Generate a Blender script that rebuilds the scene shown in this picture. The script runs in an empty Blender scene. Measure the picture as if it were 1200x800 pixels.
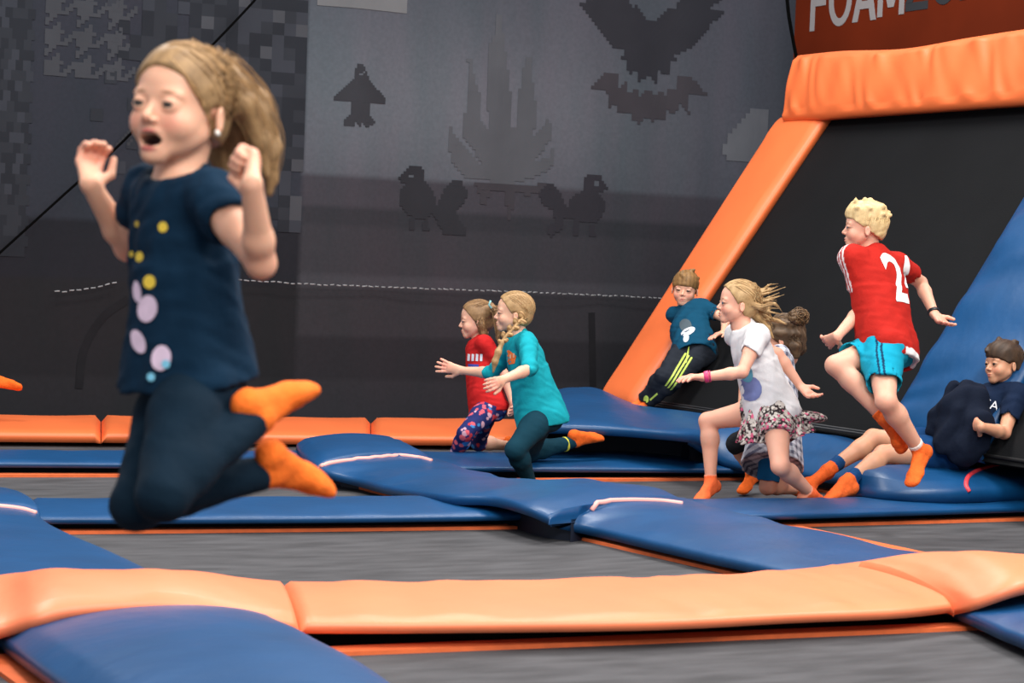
import bpy, bmesh, math, random
import numpy as np
from mathutils import Vector, Matrix
from mathutils.bvhtree import BVHTree
random.seed(7); rng = np.random.default_rng(7)
sc = bpy.context.scene
COL = sc.collection

# ------------------------------------------------------------------ camera
FPX = 2500.0                       # focal length in pixels of the 1200x800 frame
YAW, PITCH, ROLL = math.radians(27.5), math.radians(-2.1), math.atan(.04)
CAM = np.array([0, 0, 1.08])
fwd = np.array([math.sin(YAW)*math.cos(PITCH), math.cos(YAW)*math.cos(PITCH), math.sin(PITCH)])
r0 = np.array([math.cos(YAW), -math.sin(YAW), 0.0]); u0 = np.cross(r0, fwd)
fh = np.array([math.sin(YAW), math.cos(YAW), 0.0]); UPV = np.array([0, 0, 1.0])
rgt = r0*math.cos(ROLL)+u0*math.sin(ROLL); upc = -r0*math.sin(ROLL)+u0*math.cos(ROLL)
cd = bpy.data.cameras.new('camera'); cam = bpy.data.objects.new('camera', cd); COL.objects.link(cam)
cd.sensor_width = 36; cd.lens = 36*FPX/1200; cd.clip_start = .1; cd.clip_end = 100
m = Matrix((rgt, upc, -fwd)).transposed().to_4x4(); m.translation = Vector(CAM); cam.matrix_world = m
cd.dof.use_dof = True; cd.dof.focus_distance = 9.9; cd.dof.aperture_fstop = 6.3
sc.camera = cam

# ------------------------------------------------------------------ light
w = bpy.data.worlds.new('hall'); sc.world = w; w.use_nodes = True
w.node_tree.nodes['Background'].inputs[0].default_value = (.80, .88, 1.0, 1)
w.node_tree.nodes['Background'].inputs[1].default_value = .52
def lamp(name, loc, target, sx, sy, power, col=(1, .97, .93)):
    l = bpy.data.lights.new(name, 'AREA'); l.shape = 'RECTANGLE'; l.size = sx; l.size_y = sy
    l.energy = power; l.color = col
    o = bpy.data.objects.new(name, l); COL.objects.link(o); o.location = loc
    o.rotation_euler = (Vector(target)-Vector(loc)).to_track_quat('-Z', 'Y').to_euler()
    return o
lamp('overhead_light', (2.0, 3.0, 5.6), (2.6, 4.2, 0), 2.6, .9, 190)
lamp('overhead_light', (6.5, 4.8, 5.6), (5.6, 6.4, 0), 2.6, .9, 260)
lamp('overhead_light', (1.5, 8.6, 5.6), (2.4, 8.6, 0), 2.6, .9, 200)
lamp('overhead_light', (5.6, 9.6, 5.6), (5.6, 9.4, 0), 2.6, .9, 190)
lamp('overhead_light', (.5, -1.6, 4.8), (4.2, 8.0, .8), 2.6, 1.2, 330)  # added fill light from behind the camera, brightens the faces
lamp('overhead_light', (5.2, .6, 5.0), (2.4, 4.2, .8), 2.6, 1.0, 150)  # added front light to lift the foreground girl
sc.view_settings.view_transform = 'Standard'; sc.view_settings.look = 'None'
sc.view_settings.gamma = 1; sc.view_settings.use_curve_mapping = False
sc.view_settings.exposure = .16

# ------------------------------------------------------------------ pixel -> point helpers (modelling measurements)
def ray(px, py): return fwd+(px-600)/FPX*rgt-(py-400)/FPX*upc
def atz(px, py, Z): return CAM+Z*ray(px, py)
def onz(px, py, z=0.0):
    d = ray(px, py); return CAM+(z-CAM[2])/d[2]*d
def onx(px, py, x):
    d = ray(px, py); return CAM+x/d[0]*d
def ony(px, py, y):
    d = ray(px, py); return CAM+y/d[1]*d
def depth(P): return float((np.asarray(P)-CAM)@fwd)
def nrm(v): v = np.asarray(v, float); return v/(np.linalg.norm(v)+1e-12)

# ------------------------------------------------------------------ materials
def lin(c):
    c = [x/255 for x in c]
    return tuple((x/12.92 if x <= .04045 else ((x+.055)/1.055)**2.4) for x in c)+(1.0,)
MATS = {}
def mat(name, rgb=(128,)*3, rough=.7, var=.12, scale=8, bump=0, bscale=60, spec=.5, attr=False, sss=0, sheen=0, stretch=None, coords='Object', metal=0):
    if name in MATS: return MATS[name]
    M = bpy.data.materials.new(name); M.use_nodes = True; nt = M.node_tree; N = nt.nodes; L = nt.links
    b = N['Principled BSDF']; b.inputs['Roughness'].default_value = rough
    b.inputs['Specular IOR Level'].default_value = spec; b.inputs['Metallic'].default_value = metal
    tc = N.new('ShaderNodeTexCoord'); src = tc.outputs[coords]
    if stretch:
        mp = N.new('ShaderNodeMapping'); mp.inputs['Scale'].default_value = stretch; L.new(src, mp.inputs[0]); src = mp.outputs[0]
    nz = N.new('ShaderNodeTexNoise'); nz.inputs['Scale'].default_value = scale; nz.inputs['Detail'].default_value = 4; L.new(src, nz.inputs['Vector'])
    mr = N.new('ShaderNodeMapRange'); mr.inputs[1].default_value = .3; mr.inputs[2].default_value = .7
    mr.inputs[3].default_value = 1-var; mr.inputs[4].default_value = 1+var; L.new(nz.outputs[0], mr.inputs[0])
    mx = N.new('ShaderNodeMix'); mx.data_type = 'RGBA'; mx.blend_type = 'MULTIPLY'; mx.inputs[0].default_value = 1
    if attr:
        a = N.new('ShaderNodeAttribute'); a.attribute_name = 'Col'; L.new(a.outputs['Color'], mx.inputs[6])
    else: mx.inputs[6].default_value = lin(rgb)
    cb = N.new('ShaderNodeCombineColor'); [L.new(mr.outputs[0], cb.inputs[i]) for i in range(3)]
    L.new(cb.outputs[0], mx.inputs[7]); L.new(mx.outputs[2], b.inputs['Base Color'])
    if bump:
        n2 = N.new('ShaderNodeTexNoise'); n2.inputs['Scale'].default_value = bscale; n2.inputs['Detail'].default_value = 3; L.new(src, n2.inputs['Vector'])
        bp = N.new('ShaderNodeBump'); bp.inputs['Strength'].default_value = bump; bp.inputs['Distance'].default_value = .01
        L.new(n2.outputs[0], bp.inputs['Height']); L.new(bp.outputs[0], b.inputs['Normal'])
    if sss:
        b.inputs['Subsurface Weight'].default_value = sss; b.inputs['Subsurface Radius'].default_value = (1, .35, .2); b.inputs['Subsurface Scale'].default_value = .006
    if sheen: b.inputs['Sheen Weight'].default_value = sheen
    MATS[name] = M; return M
SKIN = mat('skin', attr=True, rough=.5, var=.05, scale=14, sss=.25, spec=.35)
HAIRM = mat('hair', attr=True, rough=.55, var=.10, scale=90, spec=.35)
CLOTH = mat('cloth', attr=True, rough=.88, var=.07, scale=20, bump=.25, bscale=45, spec=.15)
SOCKM = mat('sock_knit', attr=True, rough=.9, var=.1, scale=60, bump=.3, bscale=120, spec=.2)
EYEM = mat('eye', attr=True, rough=.12, var=0)
ORANGE = mat('orange_vinyl', (234, 114, 60), rough=.46, var=.05, scale=3, bump=.22, bscale=7, spec=.5)
ORANGE2 = mat('glare_orange_vinyl', (238, 128, 84), rough=.46, var=.06, scale=2.5, bump=.3, bscale=9, spec=.5)  # paler orange for the near run: light glare put into the colour
BLUE = mat('blue_vinyl', (7, 66, 112), rough=.40, var=.12, scale=3, bump=.4, bscale=9, spec=.5)
NAVY = mat('navy_skirt_vinyl', (10, 20, 38), rough=.6, var=.1)
PIPE = mat('pale_piping', (240, 168, 158), rough=.5, var=.03)
REDPIPE = mat('red_piping', (225, 62, 72), rough=.5, var=.03)
TAPE = mat('orange_webbing', (222, 104, 52), rough=.8, var=.1, scale=20)
BED = mat('jump_bed_mesh', (72, 71, 73) , rough=.85, var=.30, scale=3.6, bump=.2, bscale=90, stretch=(1, 4, 1), spec=.3)
RBED = mat('ramp_bed_mesh', (15, 16, 18), rough=.85, var=.12, scale=3, bump=.1, bscale=90, spec=.15)
BLACK = mat('black_fabric', (9, 9, 11), rough=.9, var=.1)
CABLE = mat('black_rubber', (4, 4, 4), rough=.95, spec=.05, var=.05)
CORD = mat('pale_cord', (135, 136, 138), rough=.8, var=.3, scale=30)

# ------------------------------------------------------------------ object helpers
def tag(o, label=None, cat=None, group=None, kind=None):
    if label: o['label'] = label
    if cat: o['category'] = cat
    if group: o['group'] = group
    if kind: o['kind'] = kind
    return o
def empty(name, loc, label, cat, group=None):
    o = bpy.data.objects.new(name, None); COL.objects.link(o); o.location = Vector(loc)
    o.empty_display_size = .1
    return tag(o, label, cat, group)
def mk(name, V, F, mt, parent=None, col=None, smooth=True):
    me = bpy.data.meshes.new(name); V = np.asarray(V, float)
    if parent is not None:
        V = V-np.array(parent.matrix_basis.translation) if parent.type == 'EMPTY' else V-np.array(parent['org'])
    if isinstance(F, np.ndarray):
        me.vertices.add(len(V)); me.vertices.foreach_set('co', V.astype(np.float32).ravel())
        n, k = F.shape; me.loops.add(n*k); me.loops.foreach_set('vertex_index', F.astype(np.int32).ravel())
        me.polygons.add(n); me.polygons.foreach_set('loop_start', np.arange(0, n*k, k, dtype=np.int32))
        me.polygons.foreach_set('loop_total', np.full(n, k, np.int32)); me.update(calc_edges=True)
    else: me.from_pydata([tuple(v) for v in V], [], F); me.update()
    me.polygons.foreach_set('use_smooth', [bool(smooth)]*len(me.polygons))
    if col is not None:
        a = me.color_attributes.new('Col', 'FLOAT_COLOR', 'POINT')
        c = np.ones((len(V), 4), np.float32); c[:, :3] = np.asarray(col)[:, :3]; a.data.foreach_set('color', c.ravel())
    for x in (mt if isinstance(mt, (list, tuple)) else [mt]): me.materials.append(x)
    me.validate()
    o = bpy.data.objects.new(name, me); COL.objects.link(o)
    if parent is not None: o.parent = parent
    o['org'] = [float(x) for x in ((parent.matrix_basis.translation) if (parent is not None and parent.type == 'EMPTY') else (parent['org'] if parent is not None else (0, 0, 0)))]
    return o
def crom(P, n):
    P = np.asarray(P, float); P = np.vstack([2*P[0]-P[1], P, 2*P[-1]-P[-2]]); k = len(P)-3
    out = []
    for t in np.linspace(0, k-1e-6, n):
        i = int(t); u = t-i; a, b, c, d = P[i:i+4]
        out.append(.5*((2*b)+(c-a)*u+(2*a-5*b+4*c-d)*u*u+(3*b-a-3*c+d)*u**3))
    return np.array(out)
def tubemesh(P, rad, k=6, cap=True):
    P = np.asarray(P, float); n = len(P); rad = np.broadcast_to(rad, (n,)); V = []; F = []
    T = np.gradient(P, axis=0); ref = np.array([.13, .27, .95])
    for i in range(n):
        t = nrm(T[i]); a = nrm(np.cross(t, ref)); b = np.cross(t, a)
        for j in range(k):
            an = 2*math.pi*j/k; V.append(P[i]+rad[i]*(a*math.cos(an)+b*math.sin(an)))
    for i in range(n-1):
        for j in range(k):
            F.append((i*k+j, i*k+(j+1) % k, (i+1)*k+(j+1) % k, (i+1)*k+j))
    if cap: F.append(tuple(range(k))[::-1]); F.append(tuple(range((n-1)*k, n*k)))
    return V, F
def boxmesh(lo, hi):
    x0, y0, z0 = lo; x1, y1, z1 = hi
    V = [(x0, y0, z0), (x1, y0, z0), (x1, y1, z0), (x0, y1, z0), (x0, y0, z1), (x1, y0, z1), (x1, y1, z1), (x0, y1, z1)]
    return V, [(0, 3, 2, 1), (4, 5, 6, 7), (0, 1, 5, 4), (1, 2, 6, 5), (2, 3, 7, 6), (3, 0, 4, 7)]

# ------------------------------------------------------------------ setting
def cushion(name, label, mt, A, B, thick=.06, puff=.03, drop=None, n=60, m=22, wr=.004, seed=0, group=None, fr=7.0, parent=None, end=.06, up=None, skirt=True, ins=(.15, .12)):
    """upholstered pad lofted between two top-edge rails A and B (same direction)."""
    A = crom(A, n); B = crom(B, n); V = []; R = random.Random(seed)
    ph = [R.uniform(0, 6.28) for _ in range(8)]; L = np.linalg.norm(A[-1]-A[0]); rad = thick*.45
    UP = np.array([0, 0, 1.0]) if up is None else nrm(up)
    org = (A.mean(0)+B.mean(0))/2; org[2] = min(A[:, 2].min(), B[:, 2].min())-thick
    prof = []                                   # (v across 0..1, height offset factor, edge weight)
    for j in range(m+1):
        prof.append(j/m)
    rings = []
    for i in range(n):
        s = i/(n-1); e = min(1, s/end, (1-s)/end) if end > 0 else 1; er = math.sqrt(max(0, 1-(1-e)**2))
        a, b = A[i], B[i]; ac = b-a; wd = np.linalg.norm(ac); ad = ac/wd; ring = []
        ring.append(a+ad*.5*rad-UP*thick)
        for q in (0, 25, 50, 75):
            an = math.radians(q); ring.append(a+ad*rad*(1-math.cos(an))*1-UP*(rad*(1-math.sin(an)) + thick*(1-er)*.6))
        for j in range(1, m):
            v = rad/wd+(1-2*rad/wd)*j/m
            h = puff*(math.sin(math.pi*v)**.6)*(.25+.75*er)
            edge = (2*abs(v-.5))**2
            x = s*L
            wv = math.sin(fr*x+ph[0]+2.2*v+1.3*math.sin(1.7*x+ph[1]))*math.sin(2.3*fr*.41*x+ph[2]-3*v)
            wv += .6*math.sin(2.7*fr*x+ph[3]+5*v+2*math.sin(.9*fr*x+ph[5]))*math.sin(.63*fr*x+ph[4]+4*v)**3
            ring.append(a+ad*wd*v+UP*(h+wr*wv*(.45+.9*edge)-thick*(1-er)*.6))
        for q in (75, 50, 25, 0):
            an = math.radians(q); ring.append(b-ad*rad*(1-math.cos(an))-UP*(rad*(1-math.sin(an)) + thick*(1-er)*.6))
        ring.append(b-ad*.5*rad-UP*thick)
        rings.append(ring)
    k = len(rings[0]); V = [p for r_ in rings for p in r_]; F = []
    for i in range(n-1):
        for j in range(k):
            F.append((i*k+j, (i+1)*k+j, (i+1)*k+(j+1) % k, i*k+(j+1) % k))
    F.append(tuple(range(k))); F.append(tuple(range((n-1)*k, n*k))[::-1])
    if parent is None: root = empty(name, org, label, 'pad', group)
    else: root = parent
    c = mk('cover' if parent is None else name, V, F, mt, root)
    if drop is not None and skirt:  # dark box added under the pad so its shadow gap reads dark
        V = []; F = []
        for i in range(n):
            a, b = A[i], B[i]; ad = nrm(b-a)
            for p in (a+ad*min(ins[0], np.linalg.norm(b-a)*.48), b-ad*min(ins[1], np.linalg.norm(b-a)*.45)):
                V.append(p-np.array([0, 0, thick*.7])); V.append(np.array([p[0], p[1], drop]))
        for i in range(n-1):
            q = 4*i; F += [(q, q+1, q+5, q+4), (q+3, q+2, q+6, q+7), (q, q+4, q+6, q+2), (q+1, q+3, q+7, q+5)]
        F += [(0, 2, 3, 1), (4*(n-1), 4*(n-1)+1, 4*(n-1)+3, 4*(n-1)+2)]
        mk('skirt', V, F, NAVY if mt is BLUE else BLACK, root, smooth=False)
    return root
def piping(root, pxs, mt=PIPE, r=.011, name='piping', n=40):
    cv = [c for c in root.children if c.name.startswith('cover')][0]; o = np.array(root.location)
    bv = BVHTree.FromPolygons([tuple(np.array(v.co)+o) for v in cv.data.vertices], [tuple(p.vertices) for p in cv.data.polygons])
    pts = []
    for x, y in crom([(a, b) for a, b in pxs], n):
        for dy in (0, 1.5, 3, 4.5, 6, 8, 10):
            h = bv.ray_cast(Vector(CAM), Vector(ray(x, y+dy)))
            if h[0] is not None and h[1][2] > .45: pts.append(np.array(h[0])); break
    if len(pts) < 3: print('piping missed', pxs); return
    V, F = tubemesh(pts, r, 8); return mk(name, V, F, mt, root)
def Z(L, z): return [onz(x, y, z if len(q) == 0 else q[0]) for x, y, *q in L]

# floor slab: the dark pit below the beds, and the court walls
V, F = boxmesh((-3, 1, -.12), (12, 13.6, -.06)); fl = mk('floor', V, F, BLACK, smooth=False); tag(fl, kind='structure')

def bed(label, c, group='jump beds of the court'):
    """c: four floor corners: far-left, far-right, near-right, near-left"""
    c = [np.array([p[0], p[1], 0]) for p in c]; o = sum(c)/4
    root = empty('trampoline', (o[0], o[1], -.05), label, 'trampoline', group)
    N = 16; V = []
    for i in range(N+1):
        for j in range(N+1):
            s, t = i/N, j/N; p = (c[0]*(1-s)+c[1]*s)*(1-t)+(c[3]*(1-s)+c[2]*s)*t
            V.append(p+np.array([0, 0, -.018*math.sin(math.pi*s)*math.sin(math.pi*t)]))
    F = [(i*(N+1)+j, i*(N+1)+j+1, (i+1)*(N+1)+j+1, (i+1)*(N+1)+j) for i in range(N) for j in range(N)]
    F = [f[::-1] for f in F]
    nv = len(V); V += [v-np.array([0, 0, .012]) for v in V]; F += [tuple(x+nv for x in f[::-1]) for f in F]
    mk('jump_mesh', V, F, BED, root)
    for k in range(4):
        a, b = c[k], c[(k+1) % 4]; d = nrm(b-a); inn = np.cross([0, 0, 1], d); inn *= np.sign(inn@(o-a)) if inn@(o-a) else 1
        q = .042; V = []
        for h in (-.012, .012):
            V += [a-inn*q-d*q+[0, 0, h], b-inn*q+d*q+[0, 0, h], b+inn*q-d*q+[0, 0, h], a+inn*q+d*q+[0, 0, h]]
        mk('edge_webbing', V, [(0, 3, 2, 1), (4, 5, 6, 7), (0, 1, 5, 4), (1, 2, 6, 5), (2, 3, 7, 6), (3, 0, 4, 7)], TAPE, root, smooth=False)
P = lambda x, y: np.array([x, y, 0])
bed('nearest grey trampoline bed, along the bottom edge of the picture', [P(2.1, 5.34), P(4.4, 5.20), P(4.36, 3.1), P(2.05, 3.1)])
bed('trampoline bed cut off at the bottom left corner, orange webbing in view', [P(-.7, 5.45), P(1.38, 5.45), P(1.40, 3.1), P(-.7, 3.1)])
bed('wide grey trampoline bed directly behind the middle of the near orange pad', [P(2.12, 7.86), P(4.15, 7.68), P(4.30, 5.95), P(2.08, 5.95)])
bed('grey trampoline bed behind the right half of the near orange pad, at the right edge', [P(5.26, 7.54), P(7.2, 7.56), P(7.2, 5.95), P(5.3, 5.95)])
bed('grey trampoline bed behind the jumping girl, between two long blue pads', [P(1.6, 9.91), P(4.00, 9.68), P(4.03, 8.35), P(1.5, 8.35)])
bed('grey trampoline bed under the girl in the white tee and the kneeling child', [P(4.98, 9.34), P(6.4, 9.30), P(6.3, 8.0), P(5.0, 8.0)])
bed('farthest trampoline bed on the left, in front of the far orange pad', [P(1.2, 11.80), P(4.72, 11.50), P(4.6, 10.1), P(1.1, 10.1)])
bed('farthest trampoline bed under the girl in the red tee', [P(4.85, 11.5), P(6.0, 11.35), P(5.8, 9.9), P(4.7, 9.9)])

# near orange pads (three lengths of one run)
hz = [.09, .11, .14, .155, .16, .14, .11, .085]; hb = [.11, .14, .18, .20, .20, .17, .13, .10]
fr_ = [onz(x, y, z) for (x, y), z in zip([(-70, 747), (0, 730), (45, 718), (90, 709), (180, 704), (247, 710), (310, 721), (352, 729)], hz)]
bk_ = [onz(x, y, z) for (x, y), z in zip([(-70, 684), (0, 672), (35, 668), (81, 665), (180, 666), (247, 671), (300, 677), (330, 680)], hb)]
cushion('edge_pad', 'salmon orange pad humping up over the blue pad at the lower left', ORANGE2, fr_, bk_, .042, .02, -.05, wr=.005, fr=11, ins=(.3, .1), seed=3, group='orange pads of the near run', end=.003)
fr_ = [onz(x, y, .085) for x, y in [(352, 729), (500, 729), (760, 726), (930, 718), (1050, 713), (1118, 706)]]
bk_ = [onz(x, y, .10) for x, y in [(330, 680), (500, 681), (700, 677), (850, 672), (950, 664), (1005, 657)]]
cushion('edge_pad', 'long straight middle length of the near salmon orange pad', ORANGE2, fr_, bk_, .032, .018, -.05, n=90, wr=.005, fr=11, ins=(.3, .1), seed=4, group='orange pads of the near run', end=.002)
fr_ = [onz(x, y, z) for x, y, z in [(1118, 706, .085), (1147, 699, .12), (1200, 682, .17), (1260, 674, .17), (1330, 680, .12)]]
bk_ = [onz(x, y, z) for x, y, z in [(1003, 657, .12), (1075, 646, .18), (1130, 645, .21), (1200, 649, .21), (1270, 656, .13)]]
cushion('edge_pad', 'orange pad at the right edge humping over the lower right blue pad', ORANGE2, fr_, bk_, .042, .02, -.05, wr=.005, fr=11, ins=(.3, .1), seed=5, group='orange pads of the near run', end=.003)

G = 'blue pads of the court'
off = lambda L, dx, dy=0: [p+np.array([dx, dy, 0]) for p in L]
# nearest blue pad, bottom left
ra = [onz(x, y, z) for x, y, z in [(-4, 738, .05), (6, 746, .07), (40, 770, .085), (82, 800, .085), (160, 862, .085), (240, 925, .085)]]
rb = [onz(x, y, z) for x, y, z in [(300, 722, .05), (335, 733, .08), (392, 760, .09), (458, 798, .09), (530, 850, .09), (600, 910, .09)]]
cushion('walkway_pad', 'broad out of focus blue pad in the bottom left corner', BLUE, ra, rb, .05, .07, -.05, seed=11, group=G, wr=.004, fr=4, end=.04)
# left column behind the near orange run
rb = [onz(x, y, z) for x, y, z in [(43, 597, .10), (58, 611, .09), (90, 627, .08), (126, 642, .08), (171, 663, .08), (225, 690, .07)]]
lp = cushion('walkway_pad', 'blue pad at the left edge with pale piping across its far end', BLUE, off(rb, -.92), rb, .045, .04, -.05, seed=12, group=G, end=.03)
piping(lp, [(42, 600), (25, 595), (0, 592), (-20, 591)])
rb = [onz(x, y, z) for x, y, z in [(22, 573, .09), (36, 580, .12), (45, 589, .12), (48, 599, .10)]]
cushion('crossing_pad', 'blue crossing pad at the left edge beyond the pale piping', BLUE, off(rb, -1.0), rb, .05, .03, -.05, seed=13, group=G, n=30)
# middle column
ra = [onz(x, y, z) for x, y, z in [(643, 602, .12), (654, 607, .09), (695, 616, .07), (760, 631, .07), (830, 647, .07), (895, 661, .07), (960, 678, .06)]]
rb = [onz(x, y, z) for x, y, z in [(805, 586, .11), (850, 598, .10), (908, 612, .09), (985, 629, .08), (1070, 647, .08), (1120, 658, .07), (1180, 670, .06)]]
mid = cushion('walkway_pad', 'long blue pad with pale piping running from the centre down to the near orange pad', BLUE, ra, rb, .042, .035, -.05, n=80, seed=14, group=G, wr=.007, fr=9, end=.02)
piping(mid, [(646, 603), (650, 596), (662, 592), (690, 588), (737, 586), (775, 587), (800, 590)])
ra = [onz(x, y, z) for x, y, z in [(373, 544, .11), (386, 551, .09), (420, 560, .07), (460, 570, .08), (520, 579, .12), (575, 581, .14), (615, 591, .14), (646, 604, .11)]]
rb = [onz(x, y, z) for x, y, z in [(508, 536, .11), (535, 545, .09), (570, 555, .08), (612, 564, .09), (660, 565, .12), (710, 566, .14), (760, 571, .14), (807, 586, .11)]]
mid = cushion('crossing_pad', 'blue crossing pad in the centre between the two pale piping arcs', BLUE, ra, rb, .042, .03, -.05, n=80, seed=15, group=G, wr=.008, fr=9, end=.02)
piping(mid, [(376, 546), (378, 540), (390, 536), (415, 533), (460, 533), (490, 536), (506, 540)])
ra = [onz(x, y, z) for x, y, z in [(347, 517, .11), (350, 524, .13), (358, 533, .13), (373, 544, .11)]]
rb = [onz(x, y, z) for x, y, z in [(462, 513, .11), (480, 520, .14), (497, 528, .14), (510, 538, .11)]]
cushion('crossing_pad', 'blue crossing pad beyond the farther pale piping arc', BLUE, ra, rb, .05, .04, -.05, n=40, seed=16, group=G, wr=.005)
# lower right column
ra = [onz(x, y, .07) for x, y in [(1085, 695), (1140, 718), (1170, 732), (1200, 744), (1300, 790)]]
cushion('walkway_pad', 'blue pad in the lower right corner below the near orange pad', BLUE, ra, off(ra, .92), .045, .03, -.05, seed=17, group=G)
# row pads
def row(label, fl_, bl_, zf, zb, seed, end=.02, n=70):
    return cushion('walkway_pad', label, BLUE, [onz(x, y, zf) for x, y in fl_], [onz(x, y, zb) for x, y in bl_], .026, .014, -.05, n=n, seed=seed, group=G, wr=.003, end=end, ins=(.32, .1))
row('long blue pad crossing behind the jumping girl below her knees', [(20, 606), (200, 606), (400, 605), (560, 603), (670, 601)], [(35, 584), (200, 583), (400, 581), (560, 580), (660, 580)], .065, .08, 21, .004)
row('blue pad in front of the kneeling child, reaching the right edge', [(740, 603), (900, 602), (1050, 598), (1250, 592)], [(740, 585), (900, 584), (1050, 582), (1250, 578)], .065, .08, 22, .004)
row('thin blue pad at the left, before the farthest trampoline beds', [(-60, 541), (100, 542), (250, 543), (380, 543)], [(-60, 527), (100, 528), (250, 528), (380, 528)], .065, .08, 23, .004)
row('blue pad behind the running girl in the teal top', [(480, 546), (600, 547), (750, 548), (885, 549)], [(480, 529), (600, 529), (750, 528), (880, 526)], .065, .08, 24, .004)
# far orange run at the wall foot
for i, (x0, x1, lb) in enumerate([(-220, 118, 'far orange pad at the foot of the wall, at the left edge'), (119, 434, 'far orange pad at the foot of the wall, behind the jumping girl'), (435, 760, 'far orange pad at the foot of the wall, behind the girl in the red tee')]):
    xs = np.linspace(x0, x1, 5)
    yb = lambda x: 486+x*.0075; yf = lambda x: 506+x*.0095
    cushion('edge_pad', lb, ORANGE, [onz(x, yf(x), .07) for x in xs], [ony(x, yb(x), 12.15) for x in xs], .055, .02, -.05, n=50, seed=31+i, group='orange pads at the wall foot', wr=.003, end=.0015)
# raised pads along the ramp foot
ra = [onz(x, y, .26) for x, y in [(606, 498), (655, 497), (710, 499), (765, 503), (806, 507), (830, 512)]]
rb = [onz(x, y, z) for x, y, z in [(622, 462, .3), (657, 455, .33), (695, 456, .33), (740, 473, .28), (795, 482, .28), (846, 490, .28)]]
cushion('ramp_foot_pad', 'dark blue bulging pad at the ramp foot below the leaning boy', BLUE, ra, rb, .05, .03, -.05, n=70, seed=41, ins=(.62, .05), group='raised blue pads at the ramp foot', wr=.014, fr=7)
ra = [onz(x, y, z) for x, y, z in [(806, 509, .25), (826, 523, .17), (850, 538, .11), (900, 546, .10), (950, 553, .10), (1005, 560, .10)]]
rb = [onz(x, y, .28) for x, y in [(812, 489), (870, 496), (945, 504), (1010, 511), (1080, 520)]]
s2 = cushion('ramp_foot_pad', 'blue pad at the ramp foot behind the girl in the white tee', BLUE, ra, rb, .05, .02, -.05, n=70, seed=42, ins=(.4, .05), group='raised blue pads at the ramp foot', wr=.008, fr=7)
piping(s2, [(811, 515), (808, 507), (811, 500), (824, 495)], REDPIPE, .012)
ra = [onz(x, y, z) for x, y, z in [(990, 570, .12), (1040, 572, .14), (1110, 572, .15), (1180, 570, .15), (1280, 566, .15)]]
rb = [onz(x, y, z) for x, y, z in [(1003, 556, .18), (1040, 546, .22), (1100, 539, .22), (1170, 534, .22), (1280, 526, .22)]]
s3 = cushion('ramp_foot_pad', 'blue pad with a red piping arc under the reclining boy', BLUE, ra, rb, .07, .03, -.05, n=70, seed=43, group='raised blue pads at the ramp foot', wr=.008, fr=7)
piping(s3, [(1137, 578), (1132, 568), (1136, 557), (1152, 549), (1179, 543)], REDPIPE, .011)

# ------------------------------------------------------------------ ramp: plane leaning away over x
RB = np.array([6.47, 0, .26]); RD = nrm([1.19, 0, 1.73]); RN = nrm([-1.73, 0, 1.19])
def rp(y, t, h=0): return np.array([RB[0], y, RB[2]])+RD*t+RN*h
def onramp(px, py, h=0):
    d = ray(px, py); p0 = RB+RN*h; return CAM+(RN@(p0-CAM))/(RN@d)*d
def rampbed(label, y0, y1):
    root = empty('angled_trampoline', rp((y0+y1)/2, 0), label, 'trampoline', 'angled jump beds of the ramp')
    N = 18; V = []; F = []
    for i in range(N+1):
        for j in range(N+1):
            s, t = i/N, j/N; V.append(rp(y0+(y1-y0)*s, 2.3*t, -.03*math.sin(math.pi*s)*math.sin(math.pi*t)-.01))
    F = [(i*(N+1)+j, (i+1)*(N+1)+j, (i+1)*(N+1)+j+1, i*(N+1)+j+1) for i in range(N) for j in range(N)]
    nv = len(V); V += [v-RN*.015 for v in V]; F += [tuple(x+nv for x in f[::-1]) for f in F]
    mk('jump_mesh', V, F, RBED, root)
    for a, b in (((y0, .03), (y1, .03)), ((y0, 2.27), (y1, 2.27)), ((y0, 0), (y0, 2.3)), ((y1, 0), (y1, 2.3))):
        V, F = tubemesh([rp(a[0], a[1], -.005), rp(b[0], b[1], -.005)], .009, 8); mk('edge_webbing', V, F, BLACK, root)
    return root
rampbed('big black angled trampoline bed behind the running boy in the red jersey', 8.2, 10.95)
rampbed('black angled trampoline bed under the reclining boy at the right edge', 5.4, 8.12)
# dark frame closing the ramp from behind
V = []; F = []
for y in (5.3, 11.0): V += [rp(y, .3, -.06), rp(y, 2.5, -.06), np.array([8.2, y, -.06]), np.array([7.1, y, -.06])]
F = [(0, 1, 2, 3), (7, 6, 5, 4), (0, 4, 5, 1), (1, 5, 6, 2), (2, 6, 7, 3), (3, 7, 4, 0)]
tag(mk('ramp_platform', V, F, BLACK, smooth=False), 'black closed platform carrying the angled trampoline beds', 'platform')
# left orange pad, up the slope
ts = [-.03, .3, .7, 1.1, 1.5, 1.9, 2.18]
A = [rp(10.80-.02*i, t, .05) for i, t in enumerate(ts)]; B = [rp(11.22, t, .05) for t in ts]
cushion('slope_pad', 'orange pad running up the left edge of the ramp, beside the leaning boy', ORANGE, A, B, .07, .02, None, n=60, seed=51, wr=.005, fr=5, up=RN)
# top orange pad with folds
ys = [11.08, 10.6, 10.0, 9.4, 8.8, 8.2, 7.0, 5.5]
A = [rp(y, 2.09, .10) for y in ys]; B = [rp(y, 2.09, .10)+np.array([.10, 0, .42])+np.array([0, 0, -.035*math.exp(-((y-9.9)/.5)**2)]) for y in ys]
tp = cushion('top_pad', 'orange pad with deep folds along the top of the ramp, below the orange sign', ORANGE, A, B, .09, .02, None, n=260, seed=52, wr=.02, fr=9, up=[-1, 0, .45], end=.01)
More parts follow.
